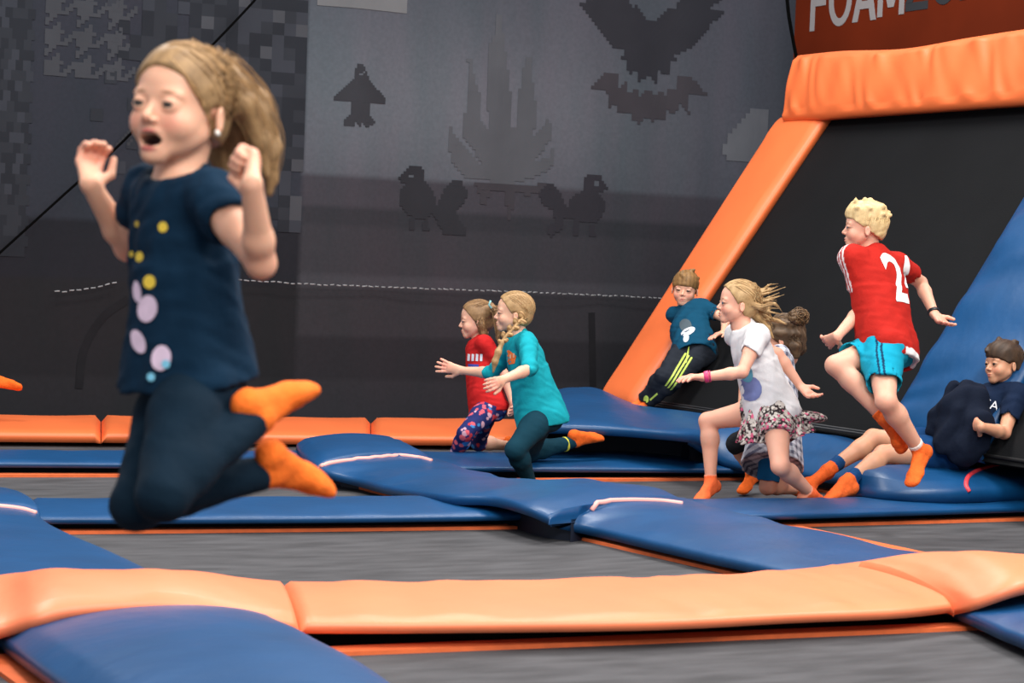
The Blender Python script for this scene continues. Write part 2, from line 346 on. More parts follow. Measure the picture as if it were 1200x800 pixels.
# blue pad up the slope
ts = [0, .3, .7, 1.1, 1.5, 1.9, 2.2]
A = [rp(7.70, t, .05) for t in ts]; B = [rp(8.45, t, .05) for t in ts]
cushion('slope_pad', 'wide blue pad running up the ramp between its two black beds', BLUE, A, B, .08, .04, None, n=110, seed=53, wr=.02, fr=9, up=RN)
for k, (h, mm) in enumerate([(.06, CORD), (.035, BLACK)]):
    V, F = tubemesh([rp(10.6, .03+.02*k, h*.5), rp(8.4, .03+.02*k, h*.5)], .006, 6)
    tag(mk('lacing_rope', V, F, mat('grey_rope', (50, 51, 54))), ['upper', 'lower'][k]+' thin rope along the foot of the big black ramp bed', 'rope')
# ------------------------------------------------------------------ mural wall
WY = 12.8
def wallmat():
    M = bpy.data.materials.new('mural_print'); M.use_nodes = True; nt = M.node_tree; N = nt.nodes; L = nt.links
    b = N['Principled BSDF']; b.inputs['Roughness'].default_value = .85; b.inputs['Specular IOR Level'].default_value = .2
    a = N.new('ShaderNodeAttribute'); a.attribute_name = 'Col'
    tc = N.new('ShaderNodeTexCoord'); mp = N.new('ShaderNodeMapping'); mp.inputs['Scale'].default_value = (1.6, 1, .35); L.new(tc.outputs['Object'], mp.inputs[0])
    nz = N.new('ShaderNodeTexNoise'); nz.inputs['Scale'].default_value = 1.6; nz.inputs['Detail'].default_value = 5; L.new(mp.outputs[0], nz.inputs['Vector'])
    cr = N.new('ShaderNodeValToRGB'); e = cr.color_ramp.elements; e[0].position = .3; e[0].color = (.82, .90, .92, 1); e[1].position = .7; e[1].color = (1.16, 1.0, 1.06, 1)
    L.new(nz.outputs[0], cr.inputs[0])
    mx = N.new('ShaderNodeMix'); mx.data_type = 'RGBA'; mx.blend_type = 'MULTIPLY'; mx.inputs[0].default_value = 1
    L.new(a.outputs['Color'], mx.inputs[6]); L.new(cr.outputs[0], mx.inputs[7])
    n2 = N.new('ShaderNodeTexNoise'); n2.inputs['Scale'].default_value = 42; n2.inputs['Detail'].default_value = 3; L.new(tc.outputs['Object'], n2.inputs['Vector'])
    m2 = N.new('ShaderNodeMapRange'); m2.inputs[1].default_value = .3; m2.inputs[2].default_value = .7; m2.inputs[3].default_value = .93; m2.inputs[4].default_value = 1.07; L.new(n2.outputs[0], m2.inputs[0])
    m3 = N.new('ShaderNodeMix'); m3.data_type = 'RGBA'; m3.blend_type = 'MULTIPLY'; m3.inputs[0].default_value = 1
    cb = N.new('ShaderNodeCombineColor'); [L.new(m2.outputs[0], cb.inputs[i]) for i in range(3)]
    L.new(mx.outputs[2], m3.inputs[6]); L.new(cb.outputs[0], m3.inputs[7]); L.new(m3.outputs[2], b.inputs['Base Color'])
    return M
MURAL = wallmat()
def L3(*c): return np.array(lin(c)[:3])
# print as a grid of cells, 4 cm wide, with hanging folds in the geometry
xs = np.arange(0, 13.01, .04); zs = np.arange(-.06, 4.2, .04)
XX, ZZ = np.meshgrid(xs, zs, indexing='ij')
def fold(x, z): return (.022*np.sin(x*3.1+.6*np.sin(z*1.1))+.012*np.sin(x*7.3+1+.5*z)+.006*np.sin(x*15+z*2))*np.clip((z-.2)/1.5, .25, 1)
V = np.stack([XX.ravel(), (WY+fold(XX, ZZ)).ravel(), ZZ.ravel()], 1); nz_ = len(zs)
I, J = np.meshgrid(np.arange(len(xs)-1), np.arange(nz_-1), indexing='ij'); i0 = (I*nz_+J).ravel()
F = np.stack([i0, i0+nz_, i0+nz_+1, i0+1], 1)
C = np.zeros((len(V), 3)); x, z = V[:, 0], V[:, 2]
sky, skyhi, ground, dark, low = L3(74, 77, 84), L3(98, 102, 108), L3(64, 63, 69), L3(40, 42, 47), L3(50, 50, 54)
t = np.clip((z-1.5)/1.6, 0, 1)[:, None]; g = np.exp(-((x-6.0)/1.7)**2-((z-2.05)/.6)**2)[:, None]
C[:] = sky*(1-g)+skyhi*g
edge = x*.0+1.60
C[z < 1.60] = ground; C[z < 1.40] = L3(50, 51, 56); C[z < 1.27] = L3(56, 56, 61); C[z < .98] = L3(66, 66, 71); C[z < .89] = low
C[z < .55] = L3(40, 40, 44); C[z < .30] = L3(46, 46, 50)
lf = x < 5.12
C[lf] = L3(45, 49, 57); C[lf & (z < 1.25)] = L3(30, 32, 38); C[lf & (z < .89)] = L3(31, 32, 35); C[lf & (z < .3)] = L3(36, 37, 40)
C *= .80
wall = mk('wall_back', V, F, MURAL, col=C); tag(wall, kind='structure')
# printed figures: pixel blocks, flat print lying on the cloth
def prints(name, cells, rgb, parent=wall, off=.004):
    rgb = tuple(int(round(c*.91)) for c in rgb)
    V = []; F = []
    for (x0, x1, z0, z1) in cells:
        nx = max(1, int((x1-x0)/.05)); 
        for k in range(nx):
            a, b_ = x0+(x1-x0)*k/nx, x0+(x1-x0)*(k+1)/nx; n0 = len(V)
            for xx, zz in ((a, z0), (b_, z0), (b_, z1), (a, z1)): V.append((xx, WY+fold(xx, zz)-off, zz))
            F.append((n0, n0+1, n0+2, n0+3))
    mt = mat(name+'_ink%d_%d_%d' % rgb, rgb, rough=.85, var=.1, scale=3, spec=.2)
    return mk(name, V, F, mt, parent, smooth=False)
def poly_cells(poly, step, holes=(), shift=(0, 0)):
    """rasterise a pixel-coordinate polygon into wall cells of size step"""
    W = [ony(px, py, WY) for px, py in poly]; W = [(p[0], p[2]) for p in W]
    HH = [[(ony(px, py, WY)[0], ony(px, py, WY)[2]) for px, py in h] for h in holes]
    def inside(pt, Q):
        c = False; j = len(Q)-1
        for i in range(len(Q)):
            if (Q[i][1] > pt[1]) != (Q[j][1] > pt[1]) and pt[0] < (Q[j][0]-Q[i][0])*(pt[1]-Q[i][1])/(Q[j][1]-Q[i][1])+Q[i][0]: c = not c
            j = i
        return c
    x0, x1 = min(p[0] for p in W), max(p[0] for p in W); z0, z1 = min(p[1] for p in W), max(p[1] for p in W); out = []
    for j in range(int((z1-z0)/step)+2):
        zc = z0+(j+.5)*step; run = None
        for i in range(int((x1-x0)/step)+3):
            xc = x0+(i+.5)*step; ok = inside((xc, zc), W) and not any(inside((xc, zc), h) for h in HH)
            if ok and run is None: run = xc-step/2
            if not ok and run is not None: out.append((run, xc-step/2, zc-step/2, zc+step/2)); run = None
    return out
S = .024
def band(x0, x1, z0, z1, rgb, off=.002): pass
eagle = [(678, 4), (694, 0), (690, -8), (735, -8), (735, 3), (740, 8), (744, 4), (757, 24), (768, 24), (783, 7), (787, 12), (800, -8), (850, -8), (843, 0), (831, 11), (848, 15), (835, 26), (820, 44), (806, 57), (794, 62), (787, 65), (794, 72), (784, 73), (783, 85), (777, 88), (772, 80), (768, 98), (760, 88), (747, 96), (746, 82), (738, 86), (734, 88), (733, 70), (724, 70), (731, 59), (717, 55), (705, 42), (696, 28)]
prints('printed_eagle', poly_cells(eagle, S), (44, 44, 50))
tail = [(690, 104), (708, 84), (722, 85), (724, 103), (732, 96), (735, 110), (746, 104), (748, 112), (758, 106), (770, 113), (770, 104), (781, 114), (784, 102), (792, 107), (793, 89), (808, 90), (829, 111), (806, 112), (806, 133), (800, 126), (794, 122), (791, 136), (779, 126), (778, 143), (768, 138), (766, 147), (757, 136), (748, 146), (738, 140), (737, 132), (723, 133), (722, 120), (711, 128), (709, 106)]
prints('printed_eagle_tail', poly_cells(tail, S), (60, 57, 63))
duck = [(463, 211), (471, 205), (479, 194), (492, 193), (498, 200), (498, 213), (508, 224), (513, 240), (520, 226), (532, 210), (541, 212), (549, 224), (548, 232), (536, 248), (538, 258), (548, 270), (548, 276), (520, 274), (515, 262), (508, 250), (500, 254), (504, 270), (494, 271), (498, 256), (488, 256), (484, 270), (478, 268), (482, 254), (470, 243), (468, 225), (478, 214)]
prints('printed_bird', poly_cells(duck, S*.8, [[(479, 204), (484, 204), (484, 209), (479, 209)]]), (42, 43, 48))
duck2 = [(632, 226), (642, 216), (650, 216), (660, 232), (664, 244), (668, 233), (680, 223), (682, 208), (687, 204), (699, 204), (705, 214), (711, 223), (698, 224), (705, 234), (706, 247), (700, 258), (692, 261), (696, 276), (688, 276), (690, 262), (676, 259), (677, 275), (670, 275), (671, 257), (660, 254), (658, 268), (645, 278), (640, 268), (650, 260), (649, 248), (636, 238)]
prints('printed_bird', poly_cells(duck2, S*.8, [[(694, 213), (699, 213), (699, 218), (694, 218)]]), (44, 43, 49))
rocket = [(413, 84), (417, 75), (422, 75), (427, 84), (429, 92), (449, 115), (449, 121), (430, 121), (430, 134), (437, 142), (434, 148), (426, 148), (421, 143), (419, 148), (415, 143), (411, 148), (402, 147), (402, 141), (409, 134), (409, 120), (390, 118), (391, 113), (412, 93)]
prints('printed_bird', poly_cells(rocket, S*.6, [[(415, 84), (420, 90), (425, 84), (420, 87)]]), (50, 52, 57))
flame = [(584, 18), (589, 18), (592, 45), (596, 72), (600, 110), (600, 150), (608, 152), (608, 118), (613, 90), (618, 66), (625, 66), (626, 100), (631, 130), (626, 158), (638, 150), (645, 132), (647, 160), (638, 175), (628, 188), (645, 184), (648, 172), (650, 190), (640, 202), (618, 210), (600, 216), (572, 212), (545, 208), (533, 192), (527, 175), (529, 146), (535, 160), (548, 176), (566, 196), (556, 178), (544, 160), (544, 138), (549, 118), (548, 68), (554, 72), (556, 95), (562, 110), (562, 140), (574, 155), (572, 120), (574, 52), (582, 40)]
prints('printed_plant', poly_cells(flame, S), (80, 82, 88))
prints('printed_plant_root', [(a, b_, c, d) for a, b_, c, d in poly_cells([(556, 214), (640, 216), (636, 224), (620, 228), (606, 226), (598, 262), (592, 226), (576, 224), (566, 246), (560, 222)], S)], (58, 56, 62))
cloud = [(848, 175), (856, 160), (868, 146), (885, 126), (903, 127), (903, 170), (896, 188), (856, 188)]
prints('printed_cloud', poly_cells(cloud, S*1.6), (98, 99, 104))
p0 = ony(372, 0, WY)[0]; p1 = ony(476, 0, WY)[0]; zc = ony(372, 6, WY)[2]
prints('printed_cloud', [(p0, p1, zc, zc+.5)], (104, 105, 108))
R_ = random.Random(5); tones = {k: [] for k in [(34, 37, 44), (42, 45, 52), (51, 54, 61), (66, 68, 74)]}; tk = list(tones)
cs = .078                                           # mosaic of squares left of the pale panel
for i in range(18):
    for j in range(28):
        x0 = 5.10-(i+1)*cs; z0 = 1.22+j*cs
        if i > 9 and R_.random() < (.2+.8*(i-9)/9) : continue
        if j < 5 and R_.random() < .5: continue
        tones[tk[R_.choices(range(4), [4, 4, 3, 1.2 if i < 8 else .3])[0]]].append((x0, x0+cs, z0, z0+cs))
for i in range(6):                                   # second mosaic strip at the far left
    for j in range(34):
        x0 = 3.05+i*.045+.02*(j % 2); z0 = 1.0+j*.062
        tones[tk[R_.choices(range(4), [5, 4, 2, 0])[0]]].append((x0, x0+.045, z0, z0+.062))
for k in tk: prints('printed_squares', tones[k], k)
# houndstooth: woven step pattern
ht = []; T = .0155
rows = ["........####....", "........#####...", "........######..", "........#######.", "#...########....", ".#...#######....", "..#...######....", "...#...#####....", "....########...#", "....#######...#.", "....######...#..", "....#####...#...", "........####....".replace('.', '.')]
pat = [[0]*8 for _ in range(8)]
for a in range(8):
    for b_ in range(8):
        warp = (a % 8) < 4; weft = (b_ % 8) < 4; pat[b_][a] = 1 if (weft if ((a-b_) % 4) < 2 else warp) else 0
for j in range(36):
    run = None
    for i in range(25):
        v = i < 24 and pat[j % 8][i % 8]
        if v and run is None: run = i
        if not v and run is not None:
            ht.append((3.40+run*T*1.55, 3.40+i*T*1.55, 2.10+j*T*1.5, 2.10+(j+1)*T*1.5)); run = None
prints('printed_houndstooth', ht, (62, 64, 69))
dg = []
for k in range(7):                                   # diagonal dashes and lattice
    for q in range(9):
        a = 3.86+k*.075+q*.018; zz = 1.70-k*.0+q*.02+.03*(k % 2)-.02*k
        dg.append((a, a+.02, zz, zz+.02))
for k in range(5):
    for q in range(12):
        dg.append((4.05+q*.024+k*.07, 4.07+q*.024+k*.07, 1.42+q*.024, 1.44+q*.024)); dg.append((4.40-q*.024+k*.07, 4.42-q*.024+k*.07, 1.42+q*.024, 1.44+q*.024))
prints('printed_lattice', dg, (55, 57, 62))
# dark strips on the wall cloth: a painted seam shadow and a faint curve
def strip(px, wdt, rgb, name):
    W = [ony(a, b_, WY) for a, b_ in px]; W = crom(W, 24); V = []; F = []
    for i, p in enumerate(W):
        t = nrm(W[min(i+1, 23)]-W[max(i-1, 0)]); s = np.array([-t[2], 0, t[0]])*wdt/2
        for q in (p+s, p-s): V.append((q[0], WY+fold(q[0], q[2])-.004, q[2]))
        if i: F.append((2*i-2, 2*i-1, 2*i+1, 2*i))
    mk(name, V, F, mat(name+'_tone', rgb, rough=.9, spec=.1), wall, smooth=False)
strip([(692, 366), (693, 400), (694, 452)], .05, (29, 29, 32), 'dark_strip')
strip([(150, 350), (120, 372), (98, 410), (92, 455)], .05, (27, 27, 30), 'dark_strip')
# lacing of white cord
def lacing(name, pxs, label):
    W = crom([ony(a, b_, WY-.06) for a, b_ in pxs], 400); V = []; F = []
    d = np.r_[0, np.cumsum(np.linalg.norm(np.diff(W, axis=0), axis=1))]; s = 0; R = random.Random(2)
    while s < d[-1]-.05:
        i, j = np.searchsorted(d, s), np.searchsorted(d, s+.03); j = min(j, len(W)-1)
        v, f = tubemesh([W[i]+[0, 0, R.uniform(-.004, .004)], W[j]+[0, 0, R.uniform(-.004, .004)]], .0045, 5); n0 = len(V)
        V += v; F += [tuple(x+n0 for x in g_) for g_ in f]; s += .045
    tag(mk(name, V, F, CORD, wall), kind='stuff')
lacing('lacing_cord', [(262, 327), (330, 331), (400, 334.5), (520, 339), (640, 343), (790, 350)], 'white lacing cord stitched along the wall curtain, right of the jumping girl')
lacing('lacing_cord', [(64, 342), (90, 340), (115, 336), (145, 329)], 'short white lacing cord on the wall curtain, left of the jumping girl')
def cable(pts, r, label):
    V, F = tubemesh(crom(pts, 30), r, 8); tag(mk('cable', V, F, CABLE), label, 'cable')
cable([ony(a, b_, 12.6) for a, b_ in [(-60, 350), (0, 296), (75, 228), (150, 160), (225, 78), (297, 2), (340, -50)]], .008, 'thin black cable slanting across the dark wall behind the jumping girl')
cable([ony(a, b_, 11.6) for a, b_ in [(921, -20), (924, 15), (929, 45), (935, 76)]], .012, 'black cable hanging beside the orange sign')
# side wall with the orange sign
SX = 8.35
pl = onx(931, 40, SX); yl = pl[1]
V, F = boxmesh((SX+.03, 3.0, -.06), (SX+.1, yl-.02, 4.2)); wr_ = mk('wall_right', V, F, mat('dark_wall', (40, 38, 38), rough=.8), smooth=False); tag(wr_, kind='structure')
V, F = boxmesh((SX, 4.6, 2.1), (SX+.02, yl, 4.0))
M = mat('sign_orange', (92, 30, 8), rough=.8, var=.2, scale=1.2, spec=.1)
sg = mk('sign_board', V, F, M, smooth=False); tag(sg, 'dark orange sign board reading FOAM ZONE above the ramp', 'sign')
def textobj(body, size, mt, parent, M4, offset=0, ext=.002, name='lettering', fit=None):
    cu = bpy.data.curves.new('t', 'FONT'); cu.body = body; cu.size = size; cu.offset = offset; cu.extrude = ext; cu.resolution_u = 4
    o = bpy.data.objects.new('t', cu); COL.objects.link(o); bpy.context.view_layer.update()
    me = bpy.data.meshes.new_from_object(o.evaluated_get(bpy.context.evaluated_depsgraph_get()))
    V = np.array([v.co[:] for v in me.vertices]); F = [tuple(p.vertices) for p in me.polygons]
    bpy.data.objects.remove(o)
    if fit: V[:, 0] = (V[:, 0]-V[:, 0].min())/(V[:, 0].max()-V[:, 0].min())*fit
    W = np.array([np.array((M4@Vector((*v, 1)))[:3]) for v in V])
    return mk(name, W, F, mt, parent, smooth=False)
def letter(ch, y0, z0, wd, ht, mt, st=.052):
    """block letters from strokes; u runs to the reader's right (-y), v up"""
    q = lambda *p: list(p); S_ = []
    bar = lambda x0, v0, x1, v1: S_.append([(x0, v0), (x1, v0), (x1, v1), (x0, v1)])
    dia = lambda x0, v0, x1, v1, t: S_.append([(x0-t/2, v0), (x0+t/2, v0), (x1+t/2, v1), (x1-t/2, v1)])
    if ch == 'F': bar(0, 0, st, ht); bar(st, ht-st, wd, ht); bar(st, ht*.45, wd*.88, ht*.45+st)
    if ch == 'A': dia(st*.55, 0, wd/2, ht, st*1.1); dia(wd-st*.55, 0, wd/2, ht, st*1.1); bar(wd*.25, ht*.22, wd*.75, ht*.22+st)
    if ch == 'M': bar(0, 0, st, ht); bar(wd-st, 0, wd, ht); dia(wd/2, ht*.15, st*.6, ht, st*1.1); dia(wd/2, ht*.15, wd-st*.6, ht, st*1.1)
    if ch == 'N': bar(0, 0, st, ht); bar(wd-st, 0, wd, ht); dia(wd-st*.6, 0, st*.6, ht, st*1.1)
    if ch == 'E': bar(0, 0, st, ht); bar(st, ht-st, wd, ht); bar(st, ht*.45, wd*.88, ht*.45+st); bar(st, 0, wd, st)
    if ch == 'Z': bar(0, 0, wd, st); bar(0, ht-st, wd, ht); dia(st*.7, st, wd-st*.7, ht-st, st*1.3)
    if ch == 'O':
        c = [(wd/2+wd/2*math.cos(t), ht/2+ht/2*math.sin(t)) for t in np.linspace(0, 2*math.pi, 25)]; d = [(wd/2+(wd/2-st)*math.cos(t), ht/2+(ht/2-st)*math.sin(t)) for t in np.linspace(0, 2*math.pi, 25)]
        for k in range(24): S_.append([c[k], c[k+1], d[k+1], d[k]])
    V = []; F = []
    for k, P_ in enumerate(S_):
        n0 = len(V); x_ = SX-.003-.0006*(k % 3 if ch != 'O' else 0)
        V += [(x_, y0-u_, z0+v_) for u_, v_ in P_]+[(SX-.0005, y0-u_, z0+v_) for u_, v_ in P_]; F.append((n0, n0+1, n0+2, n0+3))
        for e in range(4): F.append((n0+e, n0+4+e, n0+4+(e+1) % 4, n0+(e+1) % 4))
    return mk('letter', V, F, mt, sg, smooth=False)
a = onx(949, 37, SX); b_ = onx(1060, 14, SX); tot = abs(b_[1]-a[1]); ht_ = .36; y_ = a[1]
pale, darkm = mat('sign_pale', (140, 136, 136), rough=.6, var=.02), mat('sign_dark', (40, 42, 46), rough=.6, var=.02)
for ch, w_ in zip('FOAM', (.19, .25, .25, .27)): letter(ch, y_, a[2]+(a[1]-y_)/tot*(b_[2]-a[2]), tot*w_, ht_, pale); y_ -= tot*(w_+.012)
for ch, w_ in zip('ZONE', (.22, .26, .24, .20)): letter(ch, y_, a[2]+(a[1]-y_)/tot*(b_[2]-a[2]), tot*w_, ht_, darkm); y_ -= tot*(w_+.02)
# ------------------------------------------------------------------ implicit modelling of figures
class Field:
    def __init__(s, lo, hi, h, fine=()):
        s.ax = []
        for a in range(3):
            x = lo[a]; L = [x]
            while x < hi[a]:
                st = h
                for c, r, hf in fine:
                    if abs(x-c[a]) < r: st = min(st, hf)
                x += st; L.append(x)
            s.ax.append(np.array(L, np.float32))
        s.D = np.full([len(a) for a in s.ax], 9.0, np.float32); s.h = h
    def blk(s, lo, hi, pad):
        sl = []
        for a in range(3):
            i = np.searchsorted(s.ax[a], lo[a]-pad); j = np.searchsorted(s.ax[a], hi[a]+pad); sl.append(slice(max(0, i), max(0, j)))
        X = s.ax[0][sl[0]][:, None, None]; Y = s.ax[1][sl[1]][None, :, None]; Zz = s.ax[2][sl[2]][None, None, :]
        return tuple(sl), X, Y, Zz
    def put(s, sl, d, k, sub=False):
        if d.size == 0: return
        D = s.D[sl]; d = d.astype(np.float32)
        if sub:
            d = -d
            if k > 0: h = np.clip(.5+.5*(d-D)/k, 0, 1); s.D[sl] = D*(1-h)+d*h+k*h*(1-h)
            else: s.D[sl] = np.maximum(D, d)
        else:
            if k > 0:
                h = np.clip(.5+.5*(D-d)/k, 0, 1); r = D*(1-h)+d*h-k*h*(1-h); s.D[sl] = np.where(D > 5, d, r)
            else: s.D[sl] = np.minimum(D, d)
    def cone(s, a, b, ra, rb, k=.01, sub=False, flat=(False, False), infl=0, over=0):
        a = np.asarray(a, float); b = np.asarray(b, float); ra += infl; rb += infl
        R = max(ra, rb); sl, X, Y, Zz = s.blk(np.minimum(a, b)-R, np.maximum(a, b)+R, k+3*s.h)
        d = b-a; L2 = d@d+1e-12; L = math.sqrt(L2)
        tt = ((X-a[0])*d[0]+(Y-a[1])*d[1]+(Zz-a[2])*d[2])/L2; t = np.clip(tt, 0, 1)
        q = np.sqrt((X-a[0]-t*d[0])**2+(Y-a[1]-t*d[1])**2+(Zz-a[2]-t*d[2])**2)-(ra+(rb-ra)*t)
        if flat[1]: q = np.maximum(q, (tt-1)*L)
        if flat[0]: q = np.maximum(q, -tt*L)
        s.put(sl, q, k, sub)
    def ell(s, c, R, rad, k=.01, sub=False, infl=0):
        c = np.asarray(c, float); rad = np.asarray(rad, float)+infl; m_ = rad.max()
        sl, X, Y, Zz = s.blk(c-m_, c+m_, k+3*s.h); x, y, z = X-c[0], Y-c[1], Zz-c[2]; q = 0; g = 0
        for i in range(3):
            u = (x*R[i][0]+y*R[i][1]+z*R[i][2]); q = q+(u/rad[i])**2; g = g+(u/rad[i]**2)**2
        q = np.sqrt(q); g = np.sqrt(g)+1e-9
        s.put(sl, np.maximum(q*(q-1)/g, -rad.min()), k, sub)
    def etube(s, a, b, left, r0_, r1_, k=.01, flat=(True, True), infl=0, sub=False, rnd=0, fn=None):
        """elliptic tube; r0_=(lateral,depth) at a, r1_ at b"""
        a = np.asarray(a, float); b = np.asarray(b, float); d = b-a; L = np.linalg.norm(d); d = d/L
        l = left-d*(left@d); l = nrm(l); f = np.cross(l, d)
        r0_ = np.array(r0_)+infl; r1_ = np.array(r1_)+infl; R = max(r0_.max(), r1_.max())
        sl, X, Y, Zz = s.blk(np.minimum(a, b)-R, np.maximum(a, b)+R, k+3*s.h); x, y, z = X-a[0], Y-a[1], Zz-a[2]
        tt = x*d[0]+y*d[1]+z*d[2]; t = np.clip(tt/L, 0, 1)
        u = x*l[0]+y*l[1]+z*l[2]; v = x*f[0]+y*f[1]+z*f[2]
        ru = r0_[0]+(r1_[0]-r0_[0])*t; rv = r0_[1]+(r1_[1]-r0_[1])*t
        if fn is not None:
            g_ = fn(u, v, t); ru = ru*g_; rv = rv*g_
        q = np.sqrt((u/ru)**2+(v/rv)**2)+1e-9; g = np.sqrt((u/ru**2)**2+(v/rv**2)**2)+1e-9; dd = q*(q-1)/g
        over = np.maximum(tt-L, -tt)
        if flat == (True, True): dd = np.maximum(dd, over)
        else:
            o1 = np.maximum(tt-L, 0); o0 = np.maximum(-tt, 0)
            if flat[1]: dd = np.maximum(dd, tt-L)
            else: dd = np.where(tt > L, np.sqrt(np.maximum(dd, 0)**2+o1**2)-0*o1+np.where(dd < 0, np.minimum(0, dd), 0), dd)
            if flat[0]: dd = np.maximum(dd, -tt)
        s.put(sl, dd, k, sub)
    def clip(s, p, n, k=0):
        """keep the side where (x-p).n < 0"""
        n = nrm(n); d = (s.ax[0][:, None, None]-p[0])*n[0]+(s.ax[1][None, :, None]-p[1])*n[1]+(s.ax[2][None, None, :]-p[2])*n[2]
        s.D = np.where(s.D > 5, s.D, np.maximum(s.D, d.astype(np.float32)))
    def noise(s, amp, fq, seed=0, dirv=(0, 0, 1), an=.35):
        R = np.random.default_rng(seed); X = s.ax[0][:, None, None]; Y = s.ax[1][None, :, None]; Zz = s.ax[2][None, None, :]
        o = 0
        for i in range(3):
            q1 = R.normal(size=3); q1 = nrm(q1-np.asarray(dirv)*(q1@np.asarray(dirv))*(1-an)); q2 = nrm(R.normal(size=3)); p = R.uniform(0, 6, 2)
            f = fq*(1, 1.7, 2.9)[i]
            o = o+(1, .6, .35)[i]*np.sin((X*q1[0]+Y*q1[1]+Zz*q1[2])*f+p[0]+1.6*np.sin((X*q2[0]+Y*q2[1]+Zz*q2[2])*f*.55+p[1]))
        s.D = np.where(s.D > 5, s.D, s.D+amp*o.astype(np.float32))
    def mesh(s, smooth=1):
        D = s.D; D = np.pad(D, 1, constant_values=9.0); ax = [np.r_[a[0]-s.h, a, a[-1]+s.h] for a in s.ax]
        ins = D < 0
        c = np.zeros([n-1 for n in D.shape], np.int8)
        for i in (0, 1):
            for j in (0, 1):
                for k in (0, 1): c += ins[i:i+c.shape[0], j:j+c.shape[1], k:k+c.shape[2]]
        act = (c > 0) & (c < 8); I = np.argwhere(act); idx = np.full(act.shape, -1, np.int32); idx[act] = np.arange(len(I))
        acc = np.zeros((len(I), 3)); cnt = np.zeros(len(I)); DC = np.clip(D, -.03, .03)
        i, j, k = I.T; A = [a.astype(np.float64) for a in ax]
        cor = [(0, 0, 0), (1, 0, 0), (0, 1, 0), (1, 1, 0), (0, 0, 1), (1, 0, 1), (0, 1, 1), (1, 1, 1)]
        vals = [DC[i+a, j+b, k+c_] for a, b, c_ in cor]; pos = [np.stack([A[0][i+a], A[1][j+b], A[2][k+c_]], 1) for a, b, c_ in cor]
        for a in range(8):
            for b in range(a+1, 8):
                if sum(abs(cor[a][q]-cor[b][q]) for q in range(3)) != 1: continue
                va, vb = vals[a], vals[b]; m_ = (va < 0) != (vb < 0); t = np.where(m_, va/(va-vb+1e-20), 0)
                acc[m_] += (pos[a]+(pos[b]-pos[a])*t[:, None])[m_]; cnt[m_] += 1
        V = acc/np.maximum(cnt, 1)[:, None]; Q = []
        for axn in range(3):
            sl0 = [slice(None)]*3; sl1 = [slice(None)]*3; sl0[axn] = slice(0, -1); sl1[axn] = slice(1, None)
            a_, b_ = ins[tuple(sl0)], ins[tuple(sl1)]; e = np.argwhere(a_ != b_); u, v = [(1, 2), (2, 0), (0, 1)][axn]
            e = e[(e[:, u] > 0) & (e[:, v] > 0)]
            def g(du, dv):
                p = e.copy(); p[:, u] -= du; p[:, v] -= dv; return idx[p[:, 0], p[:, 1], p[:, 2]]
            q = np.stack([g(1, 1), g(0, 1), g(0, 0), g(1, 0)], 1); fl_ = ~a_[e[:, 0], e[:, 1], e[:, 2]]; q[fl_] = q[fl_][:, ::-1]; Q.append(q)
        Q = np.concatenate(Q); Q = Q[(Q >= 0).all(1)]
        for _ in range(smooth):
            S = np.zeros_like(V); n = np.zeros(len(V))
            for a in range(4):
                b = (a+1) % 4
                for p, q in ((a, b), (b, a)):
                    for x in range(3): S[:, x] += np.bincount(Q[:, p], V[Q[:, q], x], len(V))
                    n += np.bincount(Q[:, p], minlength=len(V))
            V = V*.45+.55*S/np.maximum(n, 1)[:, None]
        return V, Q

def solve(Pa, px, py, L, sg):
    """point on the sight line of (px,py) at bone length L from Pa; sg=+1 farther, -1 nearer"""
    d = ray(px, py); o = CAM-Pa; a = d@d; b = 2*(d@o); c = o@o-L*L; q = b*b-4*a*c
    if q >= 0: return CAM+d*((-b+sg*math.sqrt(q))/(2*a))
    p = CAM+d*(-b/(2*a)); return Pa+nrm(p-Pa)*L
def dirh(yaw, pitch=0):
    y, p = math.radians(yaw), math.radians(pitch)
    return nrm((math.cos(y)*r0+math.sin(y)*fh)*math.cos(p)+UPV*math.sin(p))
def leftof(yaw): return dirh(yaw+90)

